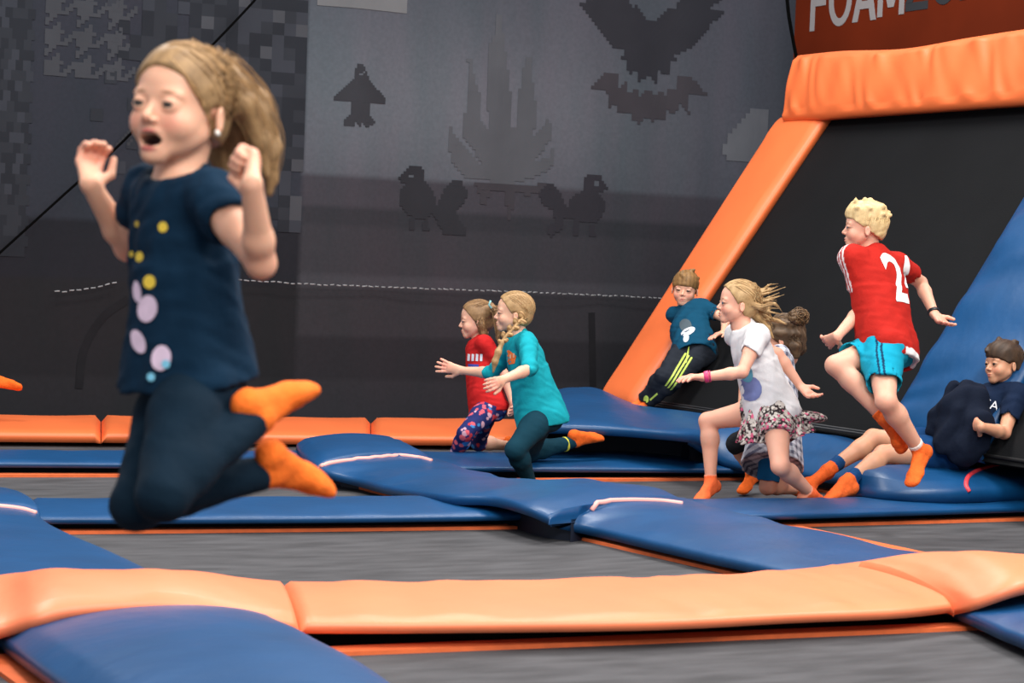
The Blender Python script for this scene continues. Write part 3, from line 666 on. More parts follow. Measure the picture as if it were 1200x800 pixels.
class Figure:
    """joints: S[0]/S[1] = left/right"""
    def __init__(s, name, label, h, pel, neck, face, yawp, yawc, arms, legs, head, group=None, cat='person', root_loc=None, tiltc=0, tiltp=0, headscale=1.0, hand=(20, 20), lean=None, vox=.0048):
        s.h = h; s.pel = atz(*pel); s.vox = vox
        s.neck = solve(s.pel, neck[0], neck[1], .30*h, neck[2])
        s.Lp = leftof(yawp); s.Lc = leftof(yawc); s.sp = nrm(s.neck-s.pel)
        if tiltp: s.Lp = nrm(s.Lp+s.sp*math.tan(math.radians(tiltp)))
        s.Lc = nrm(s.Lc-s.sp*(s.Lc@s.sp)*.7)
        if tiltc: s.Lc = nrm(s.Lc+s.sp*math.tan(math.radians(tiltc)))
        s.Fc = nrm(np.cross(s.Lc, s.sp)); s.Fp = nrm(np.cross(s.Lp, s.sp))
        s.sh = [s.neck+s.Lc*sg*.098*h-s.sp*.022*h for sg in (1, -1)]
        s.hip = [s.pel+s.Lp*sg*.05*h-s.sp*.01*h for sg in (1, -1)]
        s.el, s.wr, s.hd, s.kn, s.an, s.ft = [], [], [], [], [], []
        for i, a in enumerate(arms):
            e = solve(s.sh[i], *a[0][:2], .165*h, a[0][2]); w_ = solve(e, *a[1][:2], .14*h, a[1][2]); hd = solve(w_, *a[2][:2], .1*h, a[2][2])
            s.el.append(e); s.wr.append(w_); s.hd.append(nrm(hd-w_))
        for i, a in enumerate(legs):
            kn = solve(s.hip[i], *a[0][:2], .235*h, a[0][2]); an = solve(kn, *a[1][:2], .225*h, a[1][2]); ft = solve(an, *a[2][:2], .115*h, a[2][2])
            s.kn.append(kn); s.an.append(an); s.ft.append(nrm(ft-an))
        s.hh = .196*headscale
        # head frame
        yaw, pitch, roll = face[:3]; f = dirh(yaw, pitch); l = leftof(yaw); u = np.cross(f, l); ro = math.radians(roll)
        l, u = l*math.cos(ro)+u*math.sin(ro), u*math.cos(ro)-l*math.sin(ro)
        s.HL, s.HF, s.HU = l, f, u
        c = solve(s.neck, head[0], head[1], .035*h+.40*s.hh, head[2]); s.hc = c     # mid-skull point, local z=.5
        s.H0 = c-u*s.hh*.5+f*s.hh*.05
        zs = [p[2] for p in s.an]+[s.pel[2]]
        s.root = empty(name, root_loc if root_loc is not None else (s.pel[0], s.pel[1], min(zs)-.05*h), label, cat, group)
        s.armspec = [a[3] if len(a) > 3 else {} for a in arms]
        s.report(name, neck, arms, legs)
    def report(s, name, neck, arms, legs):
        q = []
        def e(n, P_, t):
            v = P_-CAM; z = v@fwd; x, y = 600+FPX*(v@rgt)/z, 400-FPX*(v@upc)/z
            dd = math.hypot(x-t[0], y-t[1]); 
            if dd > 4: q.append('%s off %.0f' % (n, dd))
        e('neck', s.neck, neck)
        for i in (0, 1):
            e('el%d' % i, s.el[i], arms[i][0]); e('wr%d' % i, s.wr[i], arms[i][1]); e('kn%d' % i, s.kn[i], legs[i][0]); e('an%d' % i, s.an[i], legs[i][1])
        print('FIG', name, s.root['label'][:30], 'foot z', [round(float(a[2]), 2) for a in s.an], 'kn z', [round(float(a[2]), 2) for a in s.kn], q)
    def hp(s, x, y, z): return s.H0+s.hh*(x*s.HL+y*s.HF+z*s.HU)
    def HR(s): return [s.HL, s.HF, s.HU]
    # --- primitive groups
    def torso(s, F, i=0.0, k=.025):
        h = s.h; sp, Lc, Lp = s.sp, s.Lc, s.Lp; p = s.pel; n = s.neck; d = n-p
        Rp = [Lp, np.cross(Lp, sp), sp]; Rc = [Lc, np.cross(Lc, sp), sp]
        F.ell(p+sp*.01*h, Rp, (.083*h, .062*h, .075*h), k, infl=i)
        F.ell(p+d*.36, Rc, (.074*h, .055*h, .095*h), k, infl=i)
        F.ell(p+d*.66, Rc, (.088*h, .060*h, .105*h), k, infl=i)
        for q in (0, 1): F.cone(n-sp*.03*h, s.sh[q]-sp*.006*h, .036*h, .031*h, k, infl=i)
        F.cone(n-sp*.03*h, n+(s.hc-n)*.15, .040*h, .028*h, k, infl=i*.3)
        for q in (0, 1): F.ell(s.hip[q]-s.Fp*.028*h-sp*.012*h, Rp, (.048*h, .045*h, .05*h), k, infl=i)
    def arm(s, F, q, i=0.0, k=.012, upto=2.0):
        h = s.h; a, b, c = s.sh[q], s.el[q], s.wr[q]
        F.cone(a, a+(b-a)*.5, .030*h, .0265*h, k, infl=i); F.cone(a+(b-a)*.4, b, .0265*h, .0205*h, k, infl=i)
        m_ = b+(c-b)*.3; F.cone(b, m_, .0205*h, .0215*h, k, infl=i); F.cone(m_, c, .0215*h, .0145*h, k, infl=i)
    def leg(s, F, q, i=0.0, k=.016):
        h = s.h; a, b, c = s.hip[q], s.kn[q], s.an[q]; bk = -nrm(np.cross(s.Lp, nrm(a-b))); m_ = a+(b-a)*.35
        F.cone(a, m_, .049*h, .047*h, k, infl=i); F.cone(m_, b, .047*h, .031*h, k, infl=i)
        th = nrm(b-a); sh = nrm(c-b); bk = nrm(th-sh*(th@sh)); bk = nrm(-bk) if np.linalg.norm(th-sh*(th@sh)) > .12 else -s.Fp
        F.cone(b, b+(c-b)*.32+bk*.008*h, .030*h, .0325*h, k, infl=i); F.cone(b+(c-b)*.28+bk*.006*h, c, .0325*h, .0185*h, k, infl=i)
    def foot(s, F, q, i=0.0, k=.012):
        h = s.h; a = s.an[q]; d = s.ft[q]; up = nrm(s.kn[q]-a); up = up-d*(up@d); up = nrm(up); sd = np.cross(d, up)
        heel = a-d*.022*h-up*.022*h; ball = a+d*.078*h-up*.030*h; toe = a+d*.108*h-up*.033*h
        F.cone(a, heel, .020*h, .021*h, k, infl=i); F.cone(a, ball+up*.006*h, .0195*h, .015*h, k, infl=i)
        F.cone(heel, ball, .0195*h, .016*h, k, infl=i)
        F.ell(ball, [d, sd, up], (.032*h, .028*h, .0165*h), k, infl=i); F.ell(toe, [d, sd, up], (.02*h, .025*h, .0125*h), k, infl=i)
    def handp(s, F, q, k=.004):
        h = s.h; w_ = s.wr[q]; d = s.hd[q]; sp_ = s.armspec[q]; S_ = .108*h
        n = sp_.get('palm'); n = nrm(n-d*(n@d)) if n is not None else nrm(np.cross(d, [0.1, .2, 1]))
        t = nrm(np.cross(d, n)); t = t*sp_.get('thumb', 1); curl = sp_.get('curl', 22); spread = sp_.get('spread', 5)
        kn0 = w_+d*.50*S_
        F.etube(w_-d*.04*S_, kn0, t, (.15*S_, .12*S_), (.205*S_, .095*S_), .008, flat=(True, True))
        F.ell(kn0-d*.05*S_, [t, d, n], (.2*S_, .12*S_, .1*S_), .006)
        for f_ in range(4):
            lat = (.155, .055, -.045, -.145)[f_]; ln = (.43, .48, .45, .36)[f_]*S_; an = math.radians((f_-1.5)*-spread)
            p = kn0+t*lat*S_; dd = nrm(d*math.cos(an)+t*math.sin(an)); cur = 0; fan = curl+(f_*sp_.get('fan', 0))
            r = .052*S_*(1.25 if h < 1.2 else 1.1)
            for sgm in range(3):
                cur += math.radians(fan*(.8, 1.2, .8)[sgm]); dv = nrm(dd*math.cos(cur)+n*math.sin(cur)); e = p+dv*ln*(.45, .30, .25)[sgm]
                F.cone(p, e, r, r*.92, k); p = e; r *= .92
        p = w_+d*.12*S_+t*.12*S_; tc = sp_.get('thumbcurl', 0); d1 = nrm(d*.65+t*.65+n*.35); F.cone(p, p+d1*.26*S_, .085*S_, .066*S_, .008)
        p = p+d1*.26*S_; d2 = nrm(d*(.9-tc*.5)+t*(.25-tc)+n*(.25+tc)); F.cone(p, p+d2*.24*S_, .066*S_, .052*S_, k)
    def headp(s, F, mouth='smile', i=0.0):
        R = s.HR(); u = s.hh; E = lambda c, r, k=.02, sub=False: F.ell(s.hp(*c), R, np.array(r)*u, k*u, sub)
        Cn = lambda a, b, ra, rb, k=.02: F.cone(s.hp(*a), s.hp(*b), ra*u, rb*u, k*u)
        E((0, -.10, .62), (.365, .455, .385)); E((0, .07, .36), (.30, .285, .32), .08)
        for x in (-1, 1):
            E((x*.16, .195, .32), (.132, .13, .135), .06); Cn((x*.24, -.02, .27), (x*.06, .24, .10), .07, .07, .08)
            E((x*.13, .285, .55), (.10, .04, .03), .08)
        E((0, .25, .085), (.10, .085, .08), .06); E((0, .30, .20), (.11, .06, .09), .06)
        Cn((0, -.16, .25), (0, -.10, -.05), .21, .18, .06)
        for x in (-1, 1):
            E((x*.15, .405, .465), (.09, .08, .052), .07, True)
            E((x*.145, .280, .465), (.083, .083, .083), .02)
            E((x*.145, .375, .460), (.060, .06, .0195), .008, True)
        Cn((0, .335, .47), (0, .405, .355), .028, .042, .03)
        for x in (-1, 1): E((x*.045, .365, .33), (.034, .035, .028), .015)
        if mouth == 'open':
            E((0, .335, .245), (.095, .04, .020), .02); E((0, .318, .108), (.085, .045, .026), .02)
            E((0, .33, .174), (.104, .14, .054), .02, True); E((0, .25, .04), (.09, .08, .06), .05)
        else:
            E((0, .355, .222), (.088, .035, .018), .02); E((0, .35, .178), (.075, .035, .022), .02)
            E((0, .395, .200), (.085 if mouth != 'smile' else .10, .035, .007), .01, True)
        for x in (-1, 1):
            Er = [nrm(s.HL*x*.95-s.HF*.32), nrm(s.HF+s.HL*x*.32), s.HU]
            F.ell(s.hp(x*.375, -.08, .40), Er, np.array((.028, .068, .115))*u, .02*u); F.ell(s.hp(x*.41, -.07, .41), Er, np.array((.022, .04, .075))*u, .015*u, True)
        Cn((0, -.16, .2), (0, -.14, .0), .2, .18, .05)
    # --- meshes
    def bounds(s, extra=.12):
        pts = np.array([s.pel, s.neck, s.hc]+s.el+s.wr+s.kn+s.an+s.sh+[s.wr[q]+s.hd[q]*.11*s.h for q in (0, 1)]+[s.an[q]+s.ft[q]*.12*s.h for q in (0, 1)]+[s.hc+s.HU*.11])
        return pts.min(0)-extra, pts.max(0)+extra
    def body(s, mouth='smile', skin=(222, 168, 138), fine=.0026, brow=(150, 110, 75), lip=(196, 104, 98), rosy=.32, browz=.565, lash=0):
        lo, hi = s.bounds(.07); hf = fine
        F = Field(lo, hi, s.vox, [(s.hc+s.HF*.2*s.hh, s.hh*.56, hf)]+[(s.wr[q]+s.hd[q]*.05*s.h, .055*s.h, min(s.vox, .0036)) for q in (0, 1)])
        s.torso(F); [s.leg(F, q) for q in (0, 1)]; [s.foot(F, q, -.002) for q in (0, 1)]; [s.arm(F, q) for q in (0, 1)]
        n2 = s.hp(0, -.12, .12); F.cone(s.neck-s.sp*.01*s.h, n2, .031*s.h, .029*s.h, .015)
        s.headp(F, mouth); [s.handp(F, q) for q in (0, 1)]
        V, Q = F.mesh(1)
        lc = (V-s.H0)/s.hh; x, y, z = lc@s.HL, lc@s.HF, lc@s.HU
        base = L3(*skin); C = np.tile(base, (len(V), 1)); near = (np.linalg.norm(V-s.hc, axis=1) < s.hh*.75)
        def mixc(m_, col): C[:] = C*(1-m_[:, None])+np.array(col)*m_[:, None]
        def el(cx, cy, cz, rx, ry, rz, soft=.5): q_ = np.sqrt(((np.abs(x)-cx)/rx)**2+((y-cy)/ry)**2+((z-cz)/rz)**2); return np.clip((1-q_)/soft, 0, 1)*near
        mixc(el(.17, .28, .32, .14, .2, .11, .8)*rosy, L3(226, 120, 104)); mixc(el(0, .42, .34, .06, .07, .06, .8)*rosy*.7, L3(222, 128, 110))
        mixc(el(.14, .36, browz, .088, .1, .022, .7)*.85, L3(*brow))
        if mouth == 'open':
            mixc(el(0, .36, .245, .10, .08, .026)*.9, L3(*lip)); mixc(el(0, .35, .10, .095, .09, .034)*.9, L3(*lip))
            mixc(el(0, .27, .172, .125, .12, .066, .35)*(y < .325), L3(50, 12, 12)); mixc(el(0, .32, .222, .085, .05, .016, .4)*(z < .232), L3(225, 215, 200))
        else:
            mixc(el(0, .38, .222, .088, .07, .018)*.85, L3(*lip)); mixc(el(0, .38, .178, .078, .07, .024)*.85, L3(*lip))
            mixc(el(0, .36, .200, .085, .05, .007)*.8, L3(95, 38, 36))
        mixc(el(.147 if fine < .0022 else .165, .34, .480 if fine < .0022 else .466, .078 if fine < .0022 else .10, .10, .012 if fine < .0022 else .028, .5)*.9, L3(70, 44, 36))
        if lash: mixc(el(.17, .31, .462, .13, .15, .034, .6)*lash, L3(78, 50, 40))
        for q in (0, 1):
            tip = s.wr[q]+s.hd[q]*.075*s.h; d_ = np.linalg.norm(V-tip, axis=1); mixc(np.clip(1-d_/(.06*s.h), 0, 1)*.55, L3(226, 128, 112))
            for j in (s.kn[q], s.el[q]): mixc(np.clip(1-np.linalg.norm(V-j, axis=1)/(.05*s.h), 0, 1)*.35, L3(222, 140, 118))
        b = mk('body', V, Q, SKIN, s.root, col=C); s.bodyobj = b
        return b
    def eyes(s, gaze=(0, 0), iris=(70, 95, 110)):
        for x in (-1, 1):
            c = s.hp(x*.145, .282, .465); r = .077*s.hh; V = []; Fc = []; Cc = []; N = 14; g = nrm(s.HF+s.HL*gaze[0]+s.HU*gaze[1])
            a = nrm(np.cross(g, s.HU)); b = np.cross(g, a)
            for i in range(N+1):
                th = math.pi*i/N if i > 5 else math.pi*(i*.55)/N*1.0
                for j in range(16):
                    ph = 2*math.pi*j/16; V.append(c+r*(g*math.cos(th)+(a*math.cos(ph)+b*math.sin(ph))*math.sin(th)))
                    Cc.append(L3(8, 8, 8) if th < .24 else L3(*iris) if th < .78 else L3(205, 198, 192))
            for i in range(N):
                for j in range(16): Fc.append((i*16+j, (i+1)*16+j, (i+1)*16+(j+1) % 16, i*16+(j+1) % 16))
            mk('eye', V, Fc, EYEM, s.root, col=Cc)
    def gfield(s, pts, pad, h=.006):
        pts = np.array(pts); return Field(pts.min(0)-pad, pts.max(0)+pad, h)
    def shirt(s, col, loose=.012, sleeve=(.6, .6), hem=-.055, flare=(.095, .08), neckr=.043, paint=None, name='shirt', wr=.0022, seed=1, sleever=.010, mtl=None, hemtilt=0, h=.0052, slv2=None):
        H = s.h; sp = s.sp; F = s.gfield([s.pel+sp*hem*H, s.neck+sp*.03*H]+s.sh+s.el+([s.wr[0], s.wr[1]] if max(sleeve) > 1 else []), .13*H, h)
        s.torso(F, loose, .03); hp_ = s.pel+sp*hem*H
        F.etube(hp_, s.pel+(s.neck-s.pel)*.55, s.Lc*.5+s.Lp*.5, (flare[0]*H, flare[1]*H), (.088*H, .062*H), .03, infl=loose)
        F.noise(wr, 55/H*1.1, seed, dirv=sp, an=.5)
        hn = nrm(-sp+s.Fp*hemtilt); F.clip(hp_, hn)
        F.etube(hp_-sp*.01, hp_+sp*.02*H, s.Lp, (flare[0]*H, flare[1]*H), (flare[0]*.93*H, flare[1]*.93*H), .004, infl=loose-.007, sub=True)
        for q in (0, 1):
            if sleeve[q] <= 0: continue
            a, b, c = s.sh[q], s.el[q], s.wr[q]; t = min(sleeve[q], 1); e = a+(b-a)*t; G = Field([x_[0] for x_ in F.ax], [x_[-1] for x_ in F.ax], h)
            sub = G; r1 = (.0265-.006*t)*H+sleever+.004
            if sleeve[q] <= 1:
                sub.cone(a, e, .0335*H+loose*.6, r1+.003, 0, flat=(False, True)); sub.cone(e-(b-a)*.12, e+(b-a)*.05, r1-.006, r1-.003, .003, sub=True, flat=(False, False))
            else:
                sub.cone(a, b, .0335*H+loose*.6, .0205*H+sleever, .01); t2 = sleeve[q]-1; e2 = b+(c-b)*t2; sub.cone(b, e2, .0215*H+sleever, (.0215-.007*t2)*H+sleever*.8, .01, flat=(False, True))
            sub.noise(wr, 70/H, seed+7+q, dirv=nrm(b-a), an=1.6)
            n_ = tuple(min(x_, y_) for x_, y_ in zip(F.D.shape, G.D.shape)); sl = tuple(slice(0, x_) for x_ in n_); F.put(sl, G.D[sl], .012)
        nb = s.neck+sp*.012*H+s.Fc*.012*H; F.ell(nb+sp*.015*H, [s.Lc, s.Fc, sp], (neckr*H, neckr*.9*H, .032*H), .004, sub=True)
        V, Q = F.mesh(1); C = np.tile(L3(*col), (len(V), 1))
        if paint: paint(V, C, s)
        o = mk(name, V, Q, mtl or CLOTH, s.root, col=C); s.shirtobj = o; return o
    def legwear(s, col, lens, loose=.006, top=.03, paint=None, name='leggings', wr=.001, seed=3, flare=0, h=.0052, mtl=None, split=True):
        """lens: per leg, 0..1 thigh, 1..2 shin, fraction covered"""
        H = s.h; F = s.gfield([s.pel+s.sp*top*H]+s.kn+s.hip+[s.an[q] for q in (0, 1) if lens[q] > 1], .11*H, h)
        p, sp = s.pel, s.sp; Rp = [s.Lp, np.cross(s.Lp, sp), sp]
        F.ell(p+sp*.01*H, Rp, (.083*H, .062*H, .075*H), .03, infl=loose)
        for q in (0, 1): F.ell(s.hip[q]-s.Fp*.028*H-sp*.012*H, Rp, (.048*H, .045*H, .05*H), .03, infl=loose)
        F.clip(p+sp*top*H, sp)
        for q in (0, 1):
            a, b, c = s.hip[q], s.kn[q], s.an[q]; m_ = a+(b-a)*.35; L = lens[q]
            if L <= 1:
                e = a+(b-a)*L; rr = (.047-(L-.35)*.0246)*H
                F.cone(a, m_, .049*H, .047*H, .02, infl=loose+flare*.4); F.cone(m_, e, .047*H, rr, .015, infl=loose+flare, flat=(False, True))
                F.cone(e-(b-a)*.07, e+(b-a)*.04, rr-.008, rr-.005, .003, infl=loose+flare, sub=True)
            else:
                th = nrm(b-a); sh = nrm(c-b); bk = th-sh*(th@sh); bk = nrm(-bk) if np.linalg.norm(bk) > .12 else -s.Fp
                F.cone(a, m_, .049*H, .047*H, .02, infl=loose); F.cone(m_, b, .047*H, .031*H, .016, infl=loose)
                t = L-1; k1 = min(t, .3); F.cone(b, b+(c-b)*k1+bk*.007*H, .030*H, .0325*H, .016, infl=loose, flat=(False, t <= .3))
                if t > .3: F.cone(b+(c-b)*.28+bk*.006*H, b+(c-b)*t, .0325*H, (.0325-.014*(t-.28)/.72)*H, .016, infl=loose+flare, flat=(False, True))
        if wr: F.noise(wr, 60/H, seed, dirv=nrm(s.kn[0]-s.hip[0]), an=1.3)
        V, Q = F.mesh(1); C = np.tile(L3(*col), (len(V), 1))
        if paint: paint(V, C, s)
        return mk(name, V, Q, mtl or CLOTH, s.root, col=C)
    def sock(s, q, col=(240, 108, 40), up=.10, cuff=None, h=.0045, name='sock', paint=None):
        H = s.h; a = s.an[q]; F = s.gfield([a, a+s.ft[q]*.12*H, a+(s.kn[q]-a)*up], .06*H, h); s.foot(F, q, .0022)
        e = a+(s.kn[q]-a)*up; F.cone(a, e, .0205*H, (.0185+.0195*up)*H, .01, infl=.003, flat=(False, True))
        F.noise(.0006, 150, 4); V, Q = F.mesh(1); C = np.tile(L3(*col), (len(V), 1))
        t = ((V-a)@nrm(s.kn[q]-a))/(np.linalg.norm(s.kn[q]-a))
        if cuff: C[t > up-cuff[0]] = L3(*cuff[1])
        if paint: paint(V, C, s, t)
        return mk(name, V, Q, SOCKM, s.root, col=C)
    def cuffwear(s, q, t0, t1, col, name, extra=.003, leg=True):
        """band around shin (leg) or forearm"""
        a, b = (s.an[q], s.kn[q]) if leg else (s.wr[q], s.el[q]); H = s.h; F = s.gfield([a+(b-a)*t0, a+(b-a)*t1], .05*H, .0036)
        ra, rb = ((.0185+.014*min(1, t0/.7))*H, (.0185+.014*min(1, t1/.7))*H) if leg else ((.0145+.007*t0/.7)*H, (.0145+.007*t1/.7)*H)
        F.cone(a+(b-a)*t0, a+(b-a)*t1, ra, rb, 0, infl=extra, flat=(True, True)); V, Q = F.mesh(1)
        return mk(name, V, Q, CLOTH if leg else mat(name+'_rubber', col, rough=.4, var=.05), s.root, col=np.tile(L3(*col), (len(V), 1)))
    # --- hair
    def hair(s, col, col2, plane=(.33, .84, .02, .42), zmin=.14, grow=.035, locks=(), strands=260, comb=None, seed=0, sr=.0016, ears=True, h=.0038, rough=.004, parent=None, tail=.3, part=.0, fringe=None, tufts=0, top=None, lockr=1.0, jitter=.03):
        R = np.random.default_rng(seed); u = s.hh
        pts = [s.hp(x, y, z) for x in (-.5, .5) for y in (-.7, .5) for z in (0, 1.15)]+[p for L_, r_ in locks for p in L_]
        F = s.gfield(pts, .05, h); E = lambda c, r, k=.02, sub=False: F.ell(s.hp(*c), s.HR(), np.array(r)*u, k*u, sub)
        E((0, -.10, .625), (.365+grow*.8, .455+grow, .385+grow)); E((0, -.2, .38), (.31+grow*.5, .30+grow, .26), .08)
        y0, z0, y1, z1 = plane; n = np.array([z0-z1, -(y0-y1)]); n = n/np.linalg.norm(n)   # normal to hairline, forward/down
        pc = s.hp(0, y0, z0); F.clip(pc, s.HF*n[0]+s.HU*n[1]); F.clip(s.hp(0, 0, zmin), -s.HU+s.HF*.25)
        if top: E(*top)
        if fringe: E(*fringe)
        if ears:
            for x in (-1, 1): E((x*.40, -.05, .40), (.10, .10, .13), .03, True)
        for L_, r_ in locks:
            for i in range(len(L_)-1): F.cone(L_[i], L_[i+1], r_[i]*lockr*.8, r_[i+1]*lockr*.8, .012)
        for i in range(tufts):
            a = R.uniform(0, 2*math.pi); el_ = R.uniform(.1, 1.3); v = np.array([math.cos(el_)*math.sin(a), math.cos(el_)*math.cos(a), math.sin(el_)]); b_ = v*np.array([.375, .47, .42])+np.array([0, -.08, .66])
            if (b_[1]-y0)*n[0]+(b_[2]-z0)*n[1] > -.06: continue
            t_ = nrm(np.array([v[0]*.6+.25, v[1]*.6-.25, .1+R.normal(0, .3)])+R.normal(0, .25, 3)); L_ = R.uniform(.08, .15); F.cone(s.hp(*b_), s.hp(*(b_+t_*L_*.6)), .075*u, .045*u, .008); F.cone(s.hp(*(b_+t_*L_*.6)), s.hp(*(b_+t_*L_+np.array([0, 0, .02]))), .045*u, .012*u, .006)
        F.noise(rough*u, 38/u*.5, seed+5, dirv=s.HF, an=.2); V, Q = F.mesh(1)
        nn = np.sin(V@(s.HL*260)+3*np.sin(V@s.HF*30))*.5+.5; nn = (.25+nn*.25+.25*R.random(len(V)))[:, None]
        b = mk('hair', V, Q, HAIRM, s.root, col=L3(*col)*(1-nn)+L3(*col2)*nn)
        SV, SF, SC = [], [], []
        for i in range(strands):
            # over the skull from the parting to a gather point
            a = R.uniform(-1.25, 1.25); z_ = R.uniform(0, 1)
            st = np.array([math.sin(a)*.98, math.cos(a)*R.uniform(-.2, .62) if comb is None else math.cos(a)*.5, math.cos(a)*.8])
            if comb is not None: st, en = comb(R)
            else: en = nrm(np.array([R.normal(0, .35), -.9, -.15+R.normal(0, .3)]))
            st = nrm(st); om = math.acos(max(-1, min(1, st@en))); P_ = []; gr = R.uniform(.5, 1.35)
            for t in np.linspace(0, 1, 9):
                v = (math.sin((1-t)*om)*st+math.sin(t*om)*en)/(math.sin(om)+1e-6); k_ = 1+grow*gr*(1.9 if t > .02 else 1)
                pl_ = v*np.array([.365, .455, .385])*k_+np.array([0, -.10, .625])
                if (pl_[1]-y0)*n[0]+(pl_[2]-z0)*n[1] > .02 and not fringe: continue
                P_.append(s.hp(*(pl_+R.normal(0, .004, 3))))
            if locks:
                L_, r_ = locks[R.integers(len(locks))]; c = crom(L_, 12); rr = np.interp(np.linspace(0, 1, 12), np.linspace(0, 1, len(r_)), r_); o = R.normal(0, .55, 3); o = o/max(1, np.linalg.norm(o)); cut = int(R.uniform(6, 12.99)); j0 = 2 if P_ else 0
                P_ = P_[:]+[c[j]+o*rr[j]*1.05+R.normal(0, .15, 3)*rr[j]*.4 for j in range(j0, cut)]
            if len(P_) < 4: continue
            P_ = crom(P_, len(P_)*2); m_ = len(P_); rad = sr*np.clip(np.minimum(np.linspace(.5, 3, m_), np.linspace(2.2, .25, m_)), .2, 1)
            v, f = tubemesh(P_, rad, 3, cap=False); n0 = len(SV); SV += v; SF += [tuple(x_+n0 for x_ in g) for g in f]; c_ = L3(*col)*(1-z_)+L3(*col2)*z_*1.15; SC += [c_]*len(v)
        if SV: mk('hair_strands', SV, SF, HAIRM, b, col=np.array(SC))
        return b
    def decal(s, polys, origin, uax, vax, mtl, target=None, name='print', off=.0025, sub=.014, cast=.25):
        """flat print wrapped on a garment: polys in metres in (u,v) about origin"""
        target = target or s.shirtobj; T = np.array(target.parent.location if target.parent.type == 'EMPTY' else target.parent['org'])
        if not hasattr(s, '_bv'): s._bv = {}
        if target.name not in s._bv: s._bv[target.name] = BVHTree.FromPolygons([tuple(np.array(v.co)+T) for v in target.data.vertices], [tuple(p.vertices) for p in target.data.polygons])
        bv = s._bv[target.name]; uax = nrm(uax); vax = nrm(vax-uax*(vax@uax)); n = np.cross(uax, vax)
        bm = bmesh.new()
        for P_ in polys:
            if len(P_) == 2 and P_[0] == 'tri':
                vs = [bm.verts.new((x, y, 0)) for x, y in P_[1][0]]
                for f in P_[1][1]:
                    try: bm.faces.new([vs[i] for i in f])
                    except ValueError: pass
            else:
                try: bm.faces.new([bm.verts.new((x, y, 0)) for x, y in P_])
                except ValueError: pass
        for _ in range(4):
            es = [e for e in bm.edges if e.calc_length() > sub]
            if not es: break
            bmesh.ops.subdivide_edges(bm, edges=es, cuts=1); bmesh.ops.triangulate(bm, faces=bm.faces[:])
        bm.verts.ensure_lookup_table(); bm.verts.index_update(); V = []
        for v in bm.verts:
            p = origin+uax*v.co.x+vax*v.co.y; hit = bv.ray_cast(Vector(p+n*cast), Vector(-n), cast*2)
            V.append(np.array(hit[0])+n*off if hit[0] is not None else np.array([np.nan]*3))
        ok = [not np.isnan(v).any() for v in V]; F = []
        for f in bm.faces:
            ix = [v.index for v in f.verts]
            if all(ok[i] for i in ix):
                pp = [V[i] for i in ix]
                if max(np.linalg.norm(pp[0]-q) for q in pp) < sub*4: F.append(tuple(ix))
        V = [v if o_ else np.zeros(3)+T for v, o_ in zip(V, ok)]; bm.free()
        if F:
            used = sorted({i for f in F for i in f}); mp_ = {a: b for b, a in enumerate(used)}
            return mk(name, [V[i] for i in used], [tuple(mp_[i] for i in f) for f in F], mtl, target, smooth=True)
def circ(cx, cy, rx, ry=None, n=14, rot=0):
    ry = ry or rx; return [(cx+rx*math.cos(t)*math.cos(rot)-ry*math.sin(t)*math.sin(rot), cy+rx*math.cos(t)*math.sin(rot)+ry*math.sin(t)*math.cos(rot)) for t in np.linspace(0, 2*math.pi, n, endpoint=False)]
def textpoly(body, size, offset=0):
    cu = bpy.data.curves.new('t', 'FONT'); cu.body = body; cu.size = size; cu.offset = offset; cu.resolution_u = 3
    o = bpy.data.objects.new('t', cu); COL.objects.link(o); bpy.context.view_layer.update()
    me = bpy.data.meshes.new_from_object(o.evaluated_get(bpy.context.evaluated_depsgraph_get())); bpy.data.objects.remove(o)
    xy = [(v.co.x, v.co.y) for v in me.vertices]; cx = (min(p[0] for p in xy)+max(p[0] for p in xy))/2; cy = (min(p[1] for p in xy)+max(p[1] for p in xy))/2
    return [('tri', ([(x-cx, y-cy) for x, y in xy], [tuple(p.vertices) for p in me.polygons]))]
# ------------------------------------------------------------------ paint helpers for cloth
def speckle(pal, cell=.03, rad=.45, seed=0):
    def f(V, C, s):
        R = np.random.default_rng(seed); g = np.floor(V/cell).astype(int); best = np.full(len(V), 9.0); bc = np.zeros((len(V), 3)); P_ = np.array([L3(*p) for p in pal])
        for dx in (-1, 0, 1):
            for dy in (-1, 0, 1):
                for dz in (-1, 0, 1):
                    q = g+[dx, dy, dz]; hsh = np.abs(np.sin(q[:, 0]*12.9898+q[:, 1]*78.233+q[:, 2]*37.719+seed)*43758.5453); j = np.stack([(hsh*(1, 1.7, 2.3)[k]) % 1 for k in range(3)], 1)
                    d = np.linalg.norm(V-(q+j)*cell, axis=1)/cell; r = d/(.6+.8*((hsh*3.1) % 1)); m_ = r < best; best[m_] = r[m_]; bc[m_] = P_[((hsh*5.7) % 1*len(P_)).astype(int)][m_]
        m_ = best < rad; C[m_] = bc[m_]
    return f
def plaid(V, C, s):
    a = (V@s.Lp); b = (V@s.sp); c_ = (V@s.Fp); t = ((np.sin((a+c_)*120+b*40) > .2).astype(float)+(np.sin(b*130-(a-c_)*40) > .2))/2; t = t[:, None]
    C[:] = L3(206, 208, 216)*(1-t)+L3(92, 94, 112)*t
def zr(px, py, h=.09): return depth(onramp(px, py, h))
D_ = {}

